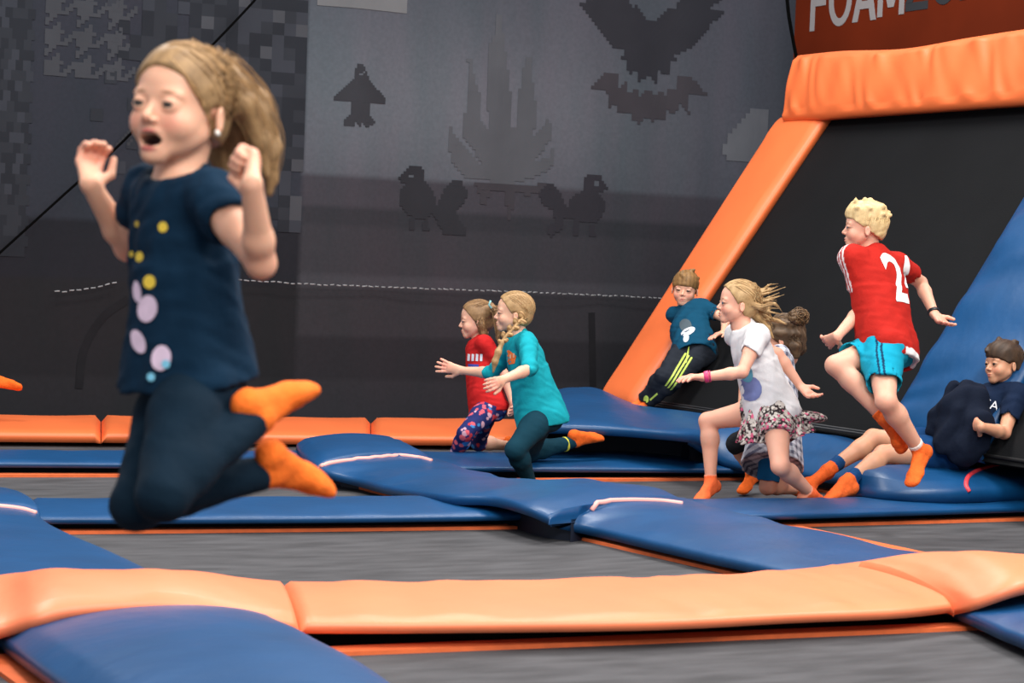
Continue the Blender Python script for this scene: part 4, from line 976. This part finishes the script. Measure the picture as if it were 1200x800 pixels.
# 1 ---- girl jumping in the foreground
g = Figure('person', 'girl mid-jump in the left foreground, mouth open, navy tee and leggings, orange socks', 1.08, (222, 438, 3.52), (209, 208, -1),
  (243, 3, -3), 195, 218,
  [[(306, 309, -1), (295, 216, -1), (297, 168, 1), dict(curl=78, palm=dirh(190), thumb=-1, spread=2, thumbcurl=.5)], [(150, 290, 1), (106, 216, -1), (103, 172, 1), dict(curl=48, palm=dirh(300), thumb=1, spread=3, thumbcurl=.3)]],
  [[(190, 580, -1), (302, 490, 1), (362, 482, 1)], [(160, 591, -1), (316, 553, 1), (366, 590, 1)]], (213, 122, -1), vox=.0042)
g.body('open', (228, 172, 142), fine=.0019, brow=(140, 98, 66), rosy=.4); g.eyes(iris=(70, 60, 50))
def p1(V, C, s):
    pass
g.shirt((8, 36, 56), .010, (.42, .42), hem=-.012, flare=(.112, .098), neckr=.054, wr=.0034, h=.0048, hemtilt=-.1)
g.legwear((7, 28, 42), (1.97, 1.97), .007, name='leggings', wr=.0012)
for q in (0, 1): g.sock(q, (246, 116, 40), .05, h=.004)
A_ = lambda x, y, Z_: atz(x, y, Z_)
lk = [([A_(200, 66, 3.48), A_(232, 72, 3.50), A_(270, 96, 3.53), A_(300, 134, 3.56), A_(314, 180, 3.58), A_(322, 212, 3.6)], [.022, .03, .03, .026, .016, .006]),
      ([A_(222, 64, 3.52), A_(262, 84, 3.54), A_(300, 122, 3.57), A_(318, 172, 3.59), A_(316, 226, 3.60)], [.030, .032, .030, .020, .008]),
      ([A_(215, 72, 3.46), A_(250, 88, 3.47), A_(284, 122, 3.50), A_(305, 165, 3.54), A_(312, 205, 3.56)], [.026, .026, .026, .02, .008]),
      ([A_(232, 92, 3.52), A_(258, 115, 3.55), A_(278, 152, 3.58), A_(290, 196, 3.6)], [.035, .036, .036, .02]),
      ([A_(240, 112, 3.53), A_(256, 145, 3.57), A_(263, 182, 3.6), A_(270, 214, 3.6)], [.03, .034, .03, .014])]
def comb1(R):
    a = R.uniform(-.25, 1.15); st = np.array([-.25+R.normal(0, .08), math.cos(a)*.75, .9]); return nrm(st), nrm(np.array([.75+R.normal(0, .15), -.45+R.normal(0, .25), .25+R.normal(0, .35)]))
g.hair((96, 72, 48), (182, 144, 98), plane=(.335, .80, .06, .44), zmin=.30, jitter=0, locks=lk, strands=620, comb=comb1, seed=1, sr=.0011, ears=True, h=.0035, grow=.03)
YEL = mat('print_yellow', (224, 190, 62), rough=.8); PNK = mat('print_pale', (218, 192, 210), rough=.8, var=.12, scale=40); AQ = mat('print_aqua', (120, 190, 214), rough=.8)
def at_shirt(fig, px, py, polys, mt, name, uax=None, vax=None, off=.0025, target=None):
    fig.decal(polys, atz(px, py, fig.pelZ), rgt if uax is None else uax, upc if vax is None else vax, mt, name=name, off=off, target=target)
g.pelZ = 3.45
K = 3.45/2500
for x, y, r in [(197, 268, 6), (164, 301, 6), (180, 331, 8), (147, 296, 3.5), (159, 262, 3.5)]: at_shirt(g, x, y, [circ(0, 0, r*K)], YEL, 'printed_flower')
for x, y, a, b, ro in [(163, 342, 6, 13, .2), (177, 362, 13, 16, -.3), (165, 400, 9, 15, .5), (195, 419, 12, 15, -.2)]: at_shirt(g, x, y, [circ(0, 0, a*K, b*K, rot=ro)], PNK, 'printed_egg', off=.005)
for x, y, r in [(183, 441, 5), (201, 426, 5)]: at_shirt(g, x, y, [circ(0, 0, r*K)], AQ, 'printed_dot', off=.0065)
V, F = tubemesh([g.hp(.39, -.03, .31), g.hp(.42, -.02, .28)], .0035, 8); mk('earring', V, F, mat('pearl', (230, 225, 215), rough=.3), g.root)

# 2 ---- girl in red tee
g = Figure('person', 'small girl in a red tee and floral leggings behind the girl in teal', 1.15, (571, 474, 11.3), (561, 400, 1),
  (186, -6, 0), 190, 196,
  [[(592, 440, -1), (600, 470, -1), (603, 484, -1), dict(palm=dirh(200), curl=18)], [(556, 436, 1), (560, 458, 1), (562, 470, 1)]],
  [[(545, 508, -1), (529, 544, 1), (516, 552, 1)], [(560, 519, 1), (600, 523, 1), (620, 528, 1)]], (558, 371, -1))
g.body('closed', (226, 172, 146), fine=.003, lash=.8)
g.eyes(); g.shirt((190, 34, 34), .012, (.62, .62), hem=-.05, wr=.003)
fl = speckle([(214, 92, 104), (206, 160, 176), (60, 130, 190), (200, 60, 70)], .034, .42, 3)
g.legwear((36, 44, 96), (1.72, 1.12), .006, paint=fl, name='leggings')
for q in (0, 1): g.sock(q, (240, 108, 40), .1)
pt = [A_(576, 358, 11.28), A_(583, 368, 11.25), A_(585, 385, 11.24), A_(583, 398, 11.24)]
def comb2(R): return nrm(np.array([R.normal(0, .6), R.uniform(.1, .8), .75])), nrm(np.array([R.normal(0, .12), -.72, .42]))
g.hair((92, 66, 44), (160, 124, 84), plane=(.30, .84, .00, .40), zmin=.1, locks=[(pt, [.02, .026, .022, .008]), ([g.hp(.3, -.1, .6), g.hp(.34, -.15, .35), g.hp(.30, -.2, .12), g.hp(.3, -.28, -.05)], [.02, .024, .022, .008])], strands=260, comb=comb2, seed=2, ears=False)
V, F = tubemesh([A_(575, 352, 11.2), A_(573, 357, 11.2), A_(576, 361, 11.2)], .006, 8); mk('hair_tie', V, F, mat('tie_aqua', (150, 205, 205)), g.root)
g.pelZ = 11.2; K = g.pelZ/2500
WHT = mat('print_white', (216, 216, 222), rough=.8); BLP = mat('print_blue', (52, 66, 150), rough=.8)
at_shirt(g, 556, 419, [[(-9*K+i*5*K, -4*K), (-6*K+i*5*K, -4*K), (-5.5*K+i*5*K, 4*K), (-8.5*K+i*5*K, 4.5*K)] for i in range(4)], WHT, 'printed_lettering')
at_shirt(g, 555, 427, [[(-7*K, -3*K), (6*K, -3*K), (6*K, 0), (-7*K, .6*K)]], BLP, 'printed_lettering')

# 3 ---- girl in teal
g = Figure('person', 'girl with a long braid running in a teal top, one orange foot kicked up behind', 1.3, (633, 484, 10.5), (607, 392, -1),
  (184, 0, 0), 186, 194,
  [[(621, 432, -1), (589, 445, -1), (574, 451, -1), dict(palm=dirh(90), thumb=1, curl=30, spread=6)], [(577, 437, 1), (541, 434, 1), (512, 427, 1), dict(palm=dirh(90), thumb=1, curl=8, spread=9)]],
  [[(603, 527, -1), (622, 568, 1), (606, 580, 1)], [(620, 531, 1), (675, 517, 1), (700, 522, 1)]], (601, 361, -1))
g.body('smile', (228, 176, 148), fine=.003, lash=.8); g.eyes()
def teal(V, C, s): pass
g.shirt((20, 150, 162), .014, (1.12, 1.22), hem=-.05, flare=(.098, .095), wr=.0034, paint=teal, hemtilt=.15)
g.legwear((12, 52, 66), (1.97, 1.97), .006, name='leggings', wr=.0012)
for q in (0, 1): g.sock(q, (240, 104, 36), .10)
g.cuffwear(1, .21, .27, (206, 200, 70), 'yellow_band', .008)
g.pelZ = 10.3; K = g.pelZ/2500
at_shirt(g, 596, 419, [[(-8*K, -10*K), (7*K, -7*K), (9*K, 2*K), (0, 9*K), (-8*K, 6*K)]], mat('print_orange', (232, 112, 44), rough=.8, var=.15, scale=60), 'printed_badge')
at_shirt(g, 597, 419, [[(-4*K+i*4*K, -2*K+i*K), (-2*K+i*4*K, -2*K+i*K), (-2*K+i*4*K, 3*K+i*K), (-4*K+i*4*K, 3*K+i*K)] for i in range(3)], mat('print_peach', (240, 180, 140), rough=.8), 'printed_lettering', off=.004)
def comb3(R): return nrm(np.array([R.normal(0, .5), R.uniform(-.1, .75), .85])), nrm(np.array([.35+R.normal(0, .15), -.72, -.55]))
brd = [A_(x, y, z) for x, y, z in [(613, 372, 10.40), (606, 379, 10.34), (599, 387, 10.30), (592, 394, 10.27), (588, 402, 10.26)]]
tl = [A_(x, y, z) for x, y, z in [(588, 402, 10.26), (584, 412, 10.25), (580, 424, 10.25), (578, 436, 10.26)]]
g.hair((140, 104, 62), (188, 154, 110), plane=(.30, .86, .00, .44), zmin=.2, locks=[(brd+tl[1:], [.008, .008, .008, .008, .012, .02, .018, .006])], strands=10, comb=comb3, seed=3)
hb_ = g.root.children[-1]
Fb = Field(np.array(brd).min(0)-.05, np.array(brd).max(0)+.05, .0035); B_ = crom(brd, 9)
for i, p in enumerate(B_):
    sd = nrm(np.cross(nrm(B_[min(i+1, 8)]-B_[max(i-1, 0)]), fwd)); o = sd*(.010 if i % 2 else -.010); d = nrm(B_[min(i+1, 8)]-B_[max(i-1, 0)]); dd = nrm(d+sd*(-.8 if i % 2 else .8))
    Fb.ell(p+o, [dd, np.cross(dd, fwd), fwd], (.018, .0115, .012), .002)
V, Q = Fb.mesh(1); nn = (np.sin(V@np.array([300, 210, 260]))*.5+.5)[:, None]; mk('braid', V, Q, HAIRM, g.root, col=L3(132, 94, 54)*(1-nn)+L3(184, 148, 100)*nn)
SV, SF, SC = [], [], []
R = np.random.default_rng(33)
for i in range(220):
    st, en = comb3(R); om = math.acos(st@en); P_ = []
    for t in np.linspace(0, 1, 9):
        v = (math.sin((1-t)*om)*st+math.sin(t*om)*en)/math.sin(om); pl_ = v*np.array([.365, .455, .385])*(1.06+.03*R.random())+np.array([0, -.10, .625])
        if (pl_[1]-.30)*.44-(pl_[2]-.86)*.30 < .03: P_.append(g.hp(*pl_))
    if len(P_) > 4:
        v, f = tubemesh(crom(P_, 12), .0017, 3, cap=False); n0 = len(SV); SV += v; SF += [tuple(x_+n0 for x_ in gg) for gg in f]; q_ = R.random(); SC += [L3(140, 104, 62)*(1-q_)+L3(192, 160, 116)*q_]*len(v)
mk('hair_strands', SV, SF, HAIRM, g.root, col=np.array(SC))

# 4 ---- boy leaning on the ramp
Zp = zr(812, 410)
g = Figure('person', 'little boy in a dark teal tee and black track pants leaning against the ramp pad', 1.13, (812, 408, Zp-.02), (807, 361, 1),
  (258, -4, -4), 235, 220,
  [[(851, 374, -1), (848, 389, -1), (832, 395, -1), dict(palm=-RN, thumb=1, curl=8, spread=10)], [(812, 392, 1), (812, 405, 1), (812, 412, 1)]],
  [[(790, 446, -1), (757, 474, 1), (743, 480, -1)], [(778, 440, -1), (752, 470, 1), (738, 477, -1)]], (802, 333, -1), tiltc=-10)
g.body('closed', (226, 170, 142), fine=.003); g.eyes(iris=(60, 50, 42))
g.shirt((10, 66, 92), .012, (.62, .62), hem=-.06, wr=.003)
g.legwear((34, 38, 46), (1.9, 1.9), .012, name='track_pants', wr=.003)
pants4 = g.root.children[-1]
for q in (0, 1): g.sock(q, (240, 110, 50), .06)
g.pelZ = Zp-.15; K = g.pelZ/2500
LIM = mat('print_lime', (190, 212, 90), rough=.7)
at_shirt(g, 806, 385, [circ(0, 4*K, 7*K, 8*K), ], mat('print_grey', (70, 84, 92), rough=.8), 'printed_figure')
at_shirt(g, 808, 377, [circ(0, 0, 6*K, 2*K, rot=.5)], mat('print_green', (110, 160, 80), rough=.8), 'printed_figure', off=.004)
at_shirt(g, 808, 388, [circ(0, 0, 9*K, 4*K, rot=.5), circ(-3*K, -8*K, 3*K, 5*K, rot=-.4)], WHT, 'printed_figure', off=.004)
for o_ in (0, 4, 8): at_shirt(g, 792+o_*.8, 432+o_*.6, [[(-14*K, -20*K), (-11.5*K, -20*K), (13*K, 18*K), (11*K, 19*K)]], LIM, 'side_stripe', target=pants4)
at_shirt(g, 804, 415, [[(-2*K, -10*K), (0, -10*K), (5*K, 9*K), (3.6*K, 9*K)]], LIM, 'side_stripe', target=pants4)
at_shirt(g, 761, 468, [circ(-3*K, 0, 3*K, 4.5*K), [(2*K, -2*K), (10*K, 6*K), (9*K, 8*K), (1*K, 0)]], LIM, 'printed_mark', target=pants4)
def combB(fr):
    def f(R):
        en = nrm(np.array([R.normal(0, .7), R.uniform(-1, 1), R.uniform(-.25, .35)])); return nrm(np.array([R.normal(0, .1), -.25, 1])), en
    return f
def boyhair(fig, c1, c2, seed, plane, zmin=.26, grow=.035, n=460, sr=.0014, top=((.02, -.04, .74), (.365, .43, .33), .05), sweep=.25, tufts=5):
    def f(R):
        a = R.uniform(0, 2*math.pi); y = math.cos(a); x = math.sin(a); zf = .36 if y > .3 else R.uniform(-.35, .2); st = nrm(np.array([.15*x+R.normal(0, .03), -.25+.15*y, 1]))
        return st, nrm(np.array([x+sweep*(y > .2), y, zf+R.normal(0, .07)]))
    fig.hair(c1, c2, plane=plane, zmin=zmin, grow=grow, strands=n, comb=f, seed=seed, sr=sr, rough=.005, top=top, tufts=tufts)
boyhair(g, (84, 58, 34), (168, 128, 78), 4, (.43, .64, .04, .48), .30)

# 5 ---- girl in white tee
g = Figure('person', 'blond girl running in a white tee and ruffled floral skirt, pink wristband', 1.27, (903, 478, 9.7), (873, 385, -1),
  (186, 2, 0), 188, 198,
  [[(870, 436, -1), (823, 442, -1), (798, 441, -1), dict(palm=-UPV, thumb=-1, curl=14, spread=8)], [(932, 424, 1), (944, 461, -1), (957, 470, -1), dict(palm=dirh(300), thumb=-1, curl=16, spread=8)]],
  [[(914, 546, -1), (950, 578, 1), (976, 583, 1)], [(829, 493, 1), (833, 566, 1), (815, 578, -1)]], (864, 351, -1))
g.body('smile', (230, 172, 146), fine=.003, rosy=.45, lash=.8); g.eyes()
def wt(V, C, s): pass
g.shirt((226, 224, 224), .014, (.52, .52), hem=-.035, flare=(.098, .09), wr=.003, hemtilt=.2)
for q in (0, 1): g.sock(q, (244, 112, 62), .13, cuff=(.02, (238, 150, 120)))
# skirt
H_ = g.h; Fs = g.gfield([g.pel+g.sp*.03*H_, g.pel-g.sp*.16*H_], .2*H_, .005); dn = nrm(-g.sp*.55-UPV*.45)
ruf = lambda u, v, t: 1+(.02+.10*t)*np.sin(np.arctan2(v, u)*11+2*t)+.05*t*np.sin(np.arctan2(v, u)*5+1)
Fs.etube(g.pel+g.sp*.04*H_, g.pel+dn*.060*H_, g.Lp, (.088*H_, .07*H_), (.110*H_, .105*H_), .004, infl=.012, fn=ruf)
Fs.etube(g.pel+dn*.040*H_, g.pel+dn*.105*H_, g.Lp, (.106*H_, .102*H_), (.122*H_, .124*H_), .004, infl=.014, fn=ruf)
Fs.etube(g.pel+dn*.04*H_, g.pel+dn*.13*H_, g.Lp, (.095*H_, .092*H_), (.118*H_, .120*H_), .003, infl=.008, fn=ruf, sub=True)
Fs.ell(g.pel-g.Fp*.12*H_+dn*.07*H_, [g.Lp, nrm(g.Fp-UPV*.1), UPV], (.07*H_, .075*H_, .022*H_), .01)
for q in (0, 1): Fs.cone(g.hip[q], g.hip[q]+(g.kn[q]-g.hip[q])*(.46, .36)[q], .05*H_, .050*H_, .02, infl=.018, flat=(False, True))
V, Q = Fs.mesh(1); C = np.tile(L3(50, 40, 42), (len(V), 1)); speckle([(196, 186, 178), (214, 206, 196), (150, 140, 132), (214, 96, 130), (196, 186, 178)], .0125, .55, 5)(V, C, g)
mk('skirt', V, Q, CLOTH, g.root, col=C)
g.cuffwear(0, .04, .16, (205, 54, 108), 'wristband', .007, leg=False); g.cuffwear(0, .17, .21, (226, 190, 200), 'wristband', .006, leg=False)
g.pelZ = 9.5; K = g.pelZ/2500
at_shirt(g, 884, 450, [circ(-2*K, -6*K, 13*K, 15*K, rot=.2)], mat('print_indigo', (112, 122, 170), rough=.8, var=.25, scale=14), 'printed_figure')
at_shirt(g, 877, 437, [circ(0, 0, 7*K, 12*K, rot=.3)], mat('print_teal', (86, 152, 172), rough=.8, var=.2, scale=14), 'printed_figure', off=.004)
lk = [([A_(x, y, z) for x, y, z in L_], r_) for L_, r_ in [
  ([(868, 342, 9.75), (884, 348, 9.78), (902, 340, 9.8), (914, 334, 9.8)], [.02, .014, .007, .003]),
  ([(870, 345, 9.68), (888, 354, 9.7), (903, 350, 9.72), (914, 346, 9.7)], [.022, .014, .007, .003]),
  ([(872, 352, 9.62), (890, 360, 9.62), (908, 356, 9.6), (917, 366, 9.6)], [.024, .018, .008, .003]),
  ([(872, 358, 9.66), (888, 372, 9.68), (900, 384, 9.7), (906, 396, 9.7)], [.026, .026, .022, .008]),
  ([(876, 362, 9.76), (896, 372, 9.8), (912, 376, 9.82), (922, 380, 9.8)], [.024, .022, .014, .005])]]
Rk = np.random.default_rng(55)
lk = [(L_, [r*.7 for r in r_]) for L_, r_ in lk]
for i in range(16):
    y0_ = Rk.uniform(340, 364); x1, y1 = Rk.uniform(900, 922), Rk.uniform(332, 392); zz = Rk.uniform(9.62, 9.82)
    lk.append(([A_(872, y0_, 9.7), A_(888, y0_*.55+y1*.45+Rk.uniform(-4, 4), zz), A_(900, y0_*.3+y1*.7+Rk.uniform(-5, 5), zz), A_(x1, y1, zz)], [.012, .009, .005, .0015]))
def comb5(R): return nrm(np.array([R.normal(0, .35), R.uniform(.1, .8), .8])), nrm(np.array([.45+R.normal(0, .3), -.8, .1+R.normal(0, .35)]))
g.hair((136, 100, 58), (202, 170, 122), plane=(.30, .86, .00, .44), zmin=.25, locks=lk, strands=520, comb=comb5, seed=6, sr=.0015)

# 6 ---- child with a bun behind her
g = Figure('person', 'child with a dark curly bun kneeling behind the girl in white, grey checked clothes', 1.2, (908, 497, 10.1), (913, 418, 1),
  (158, -14, 0), 178, 172,
  [[(874, 440, -1), (869, 474, -1), (866, 486, -1)], [(915, 450, 1), (900, 470, 1), (890, 478, 1)]],
  [[(899, 572, -1), (935, 574, 1), (955, 578, 1)], [(862, 520, 1), (881, 555, 1), (869, 567, -1)]], (918, 396, 1))
g.body('closed', (214, 156, 130), fine=.004)
g.shirt((170, 172, 182), .014, (.5, .5), hem=-.185, flare=(.120, .112), wr=.003, paint=plaid, name='checked_shirt')
g.legwear((20, 92, 140), (.90, 1.05), .010, name='cropped_leggings', wr=.002, paint=lambda V, C, s: C.__setitem__(np.linalg.norm(V-s.kn[1], axis=1) < .25, L3(34, 36, 40)))
for q in (0, 1): g.sock(q, (238, 104, 36), .12)
g.hair((52, 38, 28), (112, 86, 60), plane=(.30, .86, -.02, .42), zmin=.14, strands=260, comb=comb2, seed=7, grow=.07, ears=False, rough=.03, locks=[([g.hp(x, -.25, .5), g.hp(x*1.1, -.38, .28), g.hp(x, -.36, .05)], [.03, .034, .02]) for x in (-.22, .0, .22)])
bc = A_(937, 371, 10.12); Fb = Field(bc-.08, bc+.08, .0038); R = np.random.default_rng(9)
for i in range(26): Fb.ell(bc+nrm(R.normal(size=3))*.026, [nrm(R.normal(size=3)), np.array([0, 1, 0]), np.array([0, 0, 1])], (.02, .013, .013), .003)
V, Q = Fb.mesh(1); nn = R.random((len(V), 1)); b = mk('bun', V, Q, HAIRM, g.root, col=L3(48, 34, 24)*(1-nn)+L3(120, 92, 62)*nn)
SV, SF, SC = [], [], []
for i in range(70):
    d = nrm(R.normal(size=3)); e = nrm(np.cross(d, R.normal(size=3))); P_ = [bc+(d*math.cos(t)+e*math.sin(t))*(.04+.008*R.random()) for t in np.linspace(0, R.uniform(1.5, 3), 8)]
    v, f = tubemesh(P_, .0018, 3, cap=False); n0 = len(SV); SV += v; SF += [tuple(x_+n0 for x_ in gg) for gg in f]; q_ = R.random(); SC += [L3(60, 44, 30)*(1-q_)+L3(140, 108, 74)*q_]*len(v)
mk('hair_strands', SV, SF, HAIRM, g.root, col=np.array(SC))

# 7 ---- boy in red jersey
g = Figure('person', 'blond boy in a red jersey numbered 24 and turquoise shorts striding along the ramp foot', 1.37, (1038, 402, 9.1), (1024, 298, 1),
  (177, 0, 0), 152, 126,
  [[(1013, 371, -1), (981, 394, -1), (962, 405, 1), dict(palm=dirh(90), thumb=1, curl=16, spread=8)], [(1079, 331, 1), (1095, 368, -1), (1110, 384, -1), dict(palm=dirh(290), thumb=-1, curl=12, spread=8)]],
  [[(1038, 470, -1), (1078, 528, 1), (1063, 556, -1)], [(979, 428, -1), (1040, 494, 1), (1050, 520, 1)]], (1011, 259, 1))
g.body('closed', (222, 166, 140), fine=.003, lash=.8); g.eyes()
def jersey(V, C, s):
    for q in (0,):
        a, b = s.sh[q], s.el[q]; ax_ = nrm(b-a); d = V-a; al = d@ax_; w_ = d@nrm(s.Fc-ax_*(s.Fc@ax_)); out = d@nrm(s.Lc-ax_*(s.Lc@ax_))
        on = (al > -.08) & (al < .15) & (np.linalg.norm(d-np.outer(al, ax_), axis=1) < .075) & (out > -.01)
        for c_ in (-.002, .016, .033): C[on & (np.abs(w_-c_) < .0042)] = L3(232, 222, 220)
    b_ = (V-s.pel)@s.sp; side = (V-s.pel)@s.Lc; bk_ = (V-s.pel)@s.Fc; C[(b_ < -.048*s.h) & (bk_ < .0) & (side < .03)] = L3(226, 222, 220)
g.shirt((172, 34, 26), .016, (.62, .60), hem=-.07, flare=(.092, .078), wr=.0028, paint=jersey, name='jersey')
def sh7(V, C, s):
    q = 0; a, b = s.hip[q], s.kn[q]; ax_ = nrm(b-a); d = V-a; w_ = d@nrm(s.Fp-ax_*(s.Fp@ax_)); out = d@s.Lp
    for c_ in (-.010, -.030): C[(np.abs(w_-c_) < .0045) & (out > .01)] = L3(12, 52, 82)
g.legwear((16, 148, 176), (.72, .72), .010, name='shorts', flare=.012, paint=sh7, wr=.003)
for q in (0, 1): g.sock(q, (238, 104, 40), .16, cuff=(.045, (230, 215, 205)) if q == 0 else None)
g.cuffwear(1, .03, .11, (16, 20, 26), 'watch', .006, leg=False)
g.pelZ = 9.25; K = g.pelZ/2500
bu = nrm(-g.Lc+g.sp*.12)
at_shirt(g, 1040, 335, [('tri', ([(x_*.72, y_) for x_, y_ in textpoly('24', .32, .007)[0][1][0]], textpoly('24', .32, .007)[0][1][1]))], mat('jersey_white', (232, 226, 224), rough=.8, var=.03), 'number', uax=bu, vax=g.sp)
boyhair(g, (184, 150, 98), (228, 202, 152), 8, (.42, .76, .02, .50), .26, n=560, tufts=22, top=((.0, -.08, .80), (.385, .47, .30), .05))
R = np.random.default_rng(12); SV, SF = [], []

# 8 ---- reclining boy
g = Figure('person', 'dark-haired boy reclining on the raised blue pad in a navy tee', 1.38, (1110, 526, 10.0), (1180, 453, 1),
  (204, 0, 4), 184, 196,
  [[(1177, 507, -1), (1150, 500, -1), (1138, 494, 1), dict(curl=40)], [(1165, 492, 1), (1140, 480, 1), (1128, 478, 1)]],
  [[(1035, 532, -1), (990, 566, -1), (962, 576, -1)], [(1023, 513, 1), (969, 552, -1), (945, 566, -1)]], (1176, 425, -1))
g.body('closed', (206, 150, 118), fine=.003, brow=(60, 40, 28)); g.eyes(iris=(40, 30, 24))
g.shirt((13, 28, 52), .014, (.68, .68), hem=-.04, wr=.003)
g.legwear((14, 56, 100), (.55, .55), .012, name='shorts', flare=.014, wr=.003)
for q in (0, 1): g.sock(q, (236, 104, 44), .30, cuff=(.16, (18, 62, 108)))
g.pelZ = 9.85; K = g.pelZ/2500
at_shirt(g, 1164, 474, textpoly('YA', .060, .0), WHT, 'printed_lettering', uax=rgt-upc*.3, vax=upc)
boyhair(g, (34, 24, 18), (82, 60, 42), 10, (.42, .70, .04, .48), .24)
# jacket over his lap
jr = empty('jacket', A_(1112, 520, 9.9), 'dark navy jacket draped over the lap and knees of the reclining boy', 'jacket')
Fj = Field(np.array(A_(1112, 490, 9.85))-.36, np.array(A_(1112, 490, 9.85))+.36, .006)
for L_, r_ in [([(1134, 455, 9.9), (1120, 480, 9.84), (1104, 520, 9.82)], [.05, .07, .05]), ([(1146, 458, 9.9), (1140, 490, 9.84), (1128, 530, 9.82)], [.045, .08, .06]), ([(1118, 452, 9.95), (1100, 490, 9.9), (1092, 505, 9.88)], [.03, .045, .02]), ([(1142, 470, 9.84), (1150, 494, 9.8), (1148, 520, 9.82)], [.04, .05, .05]), ([(1148, 500, 9.8), (1130, 525, 9.8), (1118, 534, 9.82)], [.06, .07, .04])]:
    P_ = [A_(*p) for p in L_]
    for i in range(len(P_)-1): Fj.cone(P_[i], P_[i+1], r_[i], r_[i+1], .02)
Fj.noise(.007, 32, 5, dirv=nrm(A_(1120, 530, 9.85)-A_(1125, 450, 9.85)), an=1.0); V, Q = Fj.mesh(1)
mk('cloth', V, Q, CLOTH, jr, col=np.tile(L3(12, 20, 36), (len(V), 1)))

# 9 ---- child leaving the frame at the left
g = Figure('person', 'child running out of the picture at the left edge, only an orange sock in view', 1.2, (-62, 420, 11.3), (-80, 346, 1),
  (180, 0, 0), 184, 184,
  [[(-60, 385, -1), (-95, 395, -1), (-115, 390, -1)], [(-110, 380, 1), (-130, 375, 1), (-150, 370, 1)]],
  [[(-90, 480, -1), (-84, 530, 1), (-110, 540, 1)], [(-56, 476, 1), (-8, 448, 1), (22, 462, 1)]], (-86, 318, -1), vox=.007)
g.body('closed', (222, 168, 142), fine=.006)
g.shirt((60, 90, 130), .012, (.6, .6), hem=-.05, h=.008); g.legwear((30, 34, 60), (.9, .9), .008, name='shorts', h=.008)
for q in (0, 1): g.sock(q, (240, 106, 34), .14)
g.hair((80, 58, 40), (140, 104, 70), strands=60, seed=11, h=.006)

# 10 --- child hidden behind the jumping girl
g = Figure('person', 'child jumping far behind the foreground girl, mostly hidden, patterned leggings and orange socks', 1.1, (238, 452, 11.4), (232, 385, 1),
  (184, 0, 0), 184, 184,
  [[(250, 415, -1), (225, 430, -1), (212, 430, -1)], [(215, 415, 1), (200, 425, 1), (190, 425, 1)]],
  [[(232, 505, -1), (262, 492, 1), (290, 490, 1)], [(240, 503, 1), (272, 474, 1), (296, 474, 1)]], (236, 360, -1), vox=.006)
g.body('closed', (222, 168, 142), fine=.005)
g.shirt((150, 60, 70), .012, (.6, .6), hem=-.05, h=.007)
g.legwear((24, 40, 74), (1.85, 1.85), .005, paint=speckle([(210, 150, 150), (40, 130, 190), (200, 200, 210)], .04, .35, 3), h=.006)
for q in (0, 1): g.sock(q, (240, 106, 40), .1)
g.hair((140, 104, 60), (204, 168, 110), strands=120, seed=12, h=.005, locks=[([g.hp(.1, -.4, .7), g.hp(.2, -.75, .55), g.hp(.2, -.85, .25)], [.03, .03, .01])], zmin=.1, ears=False)
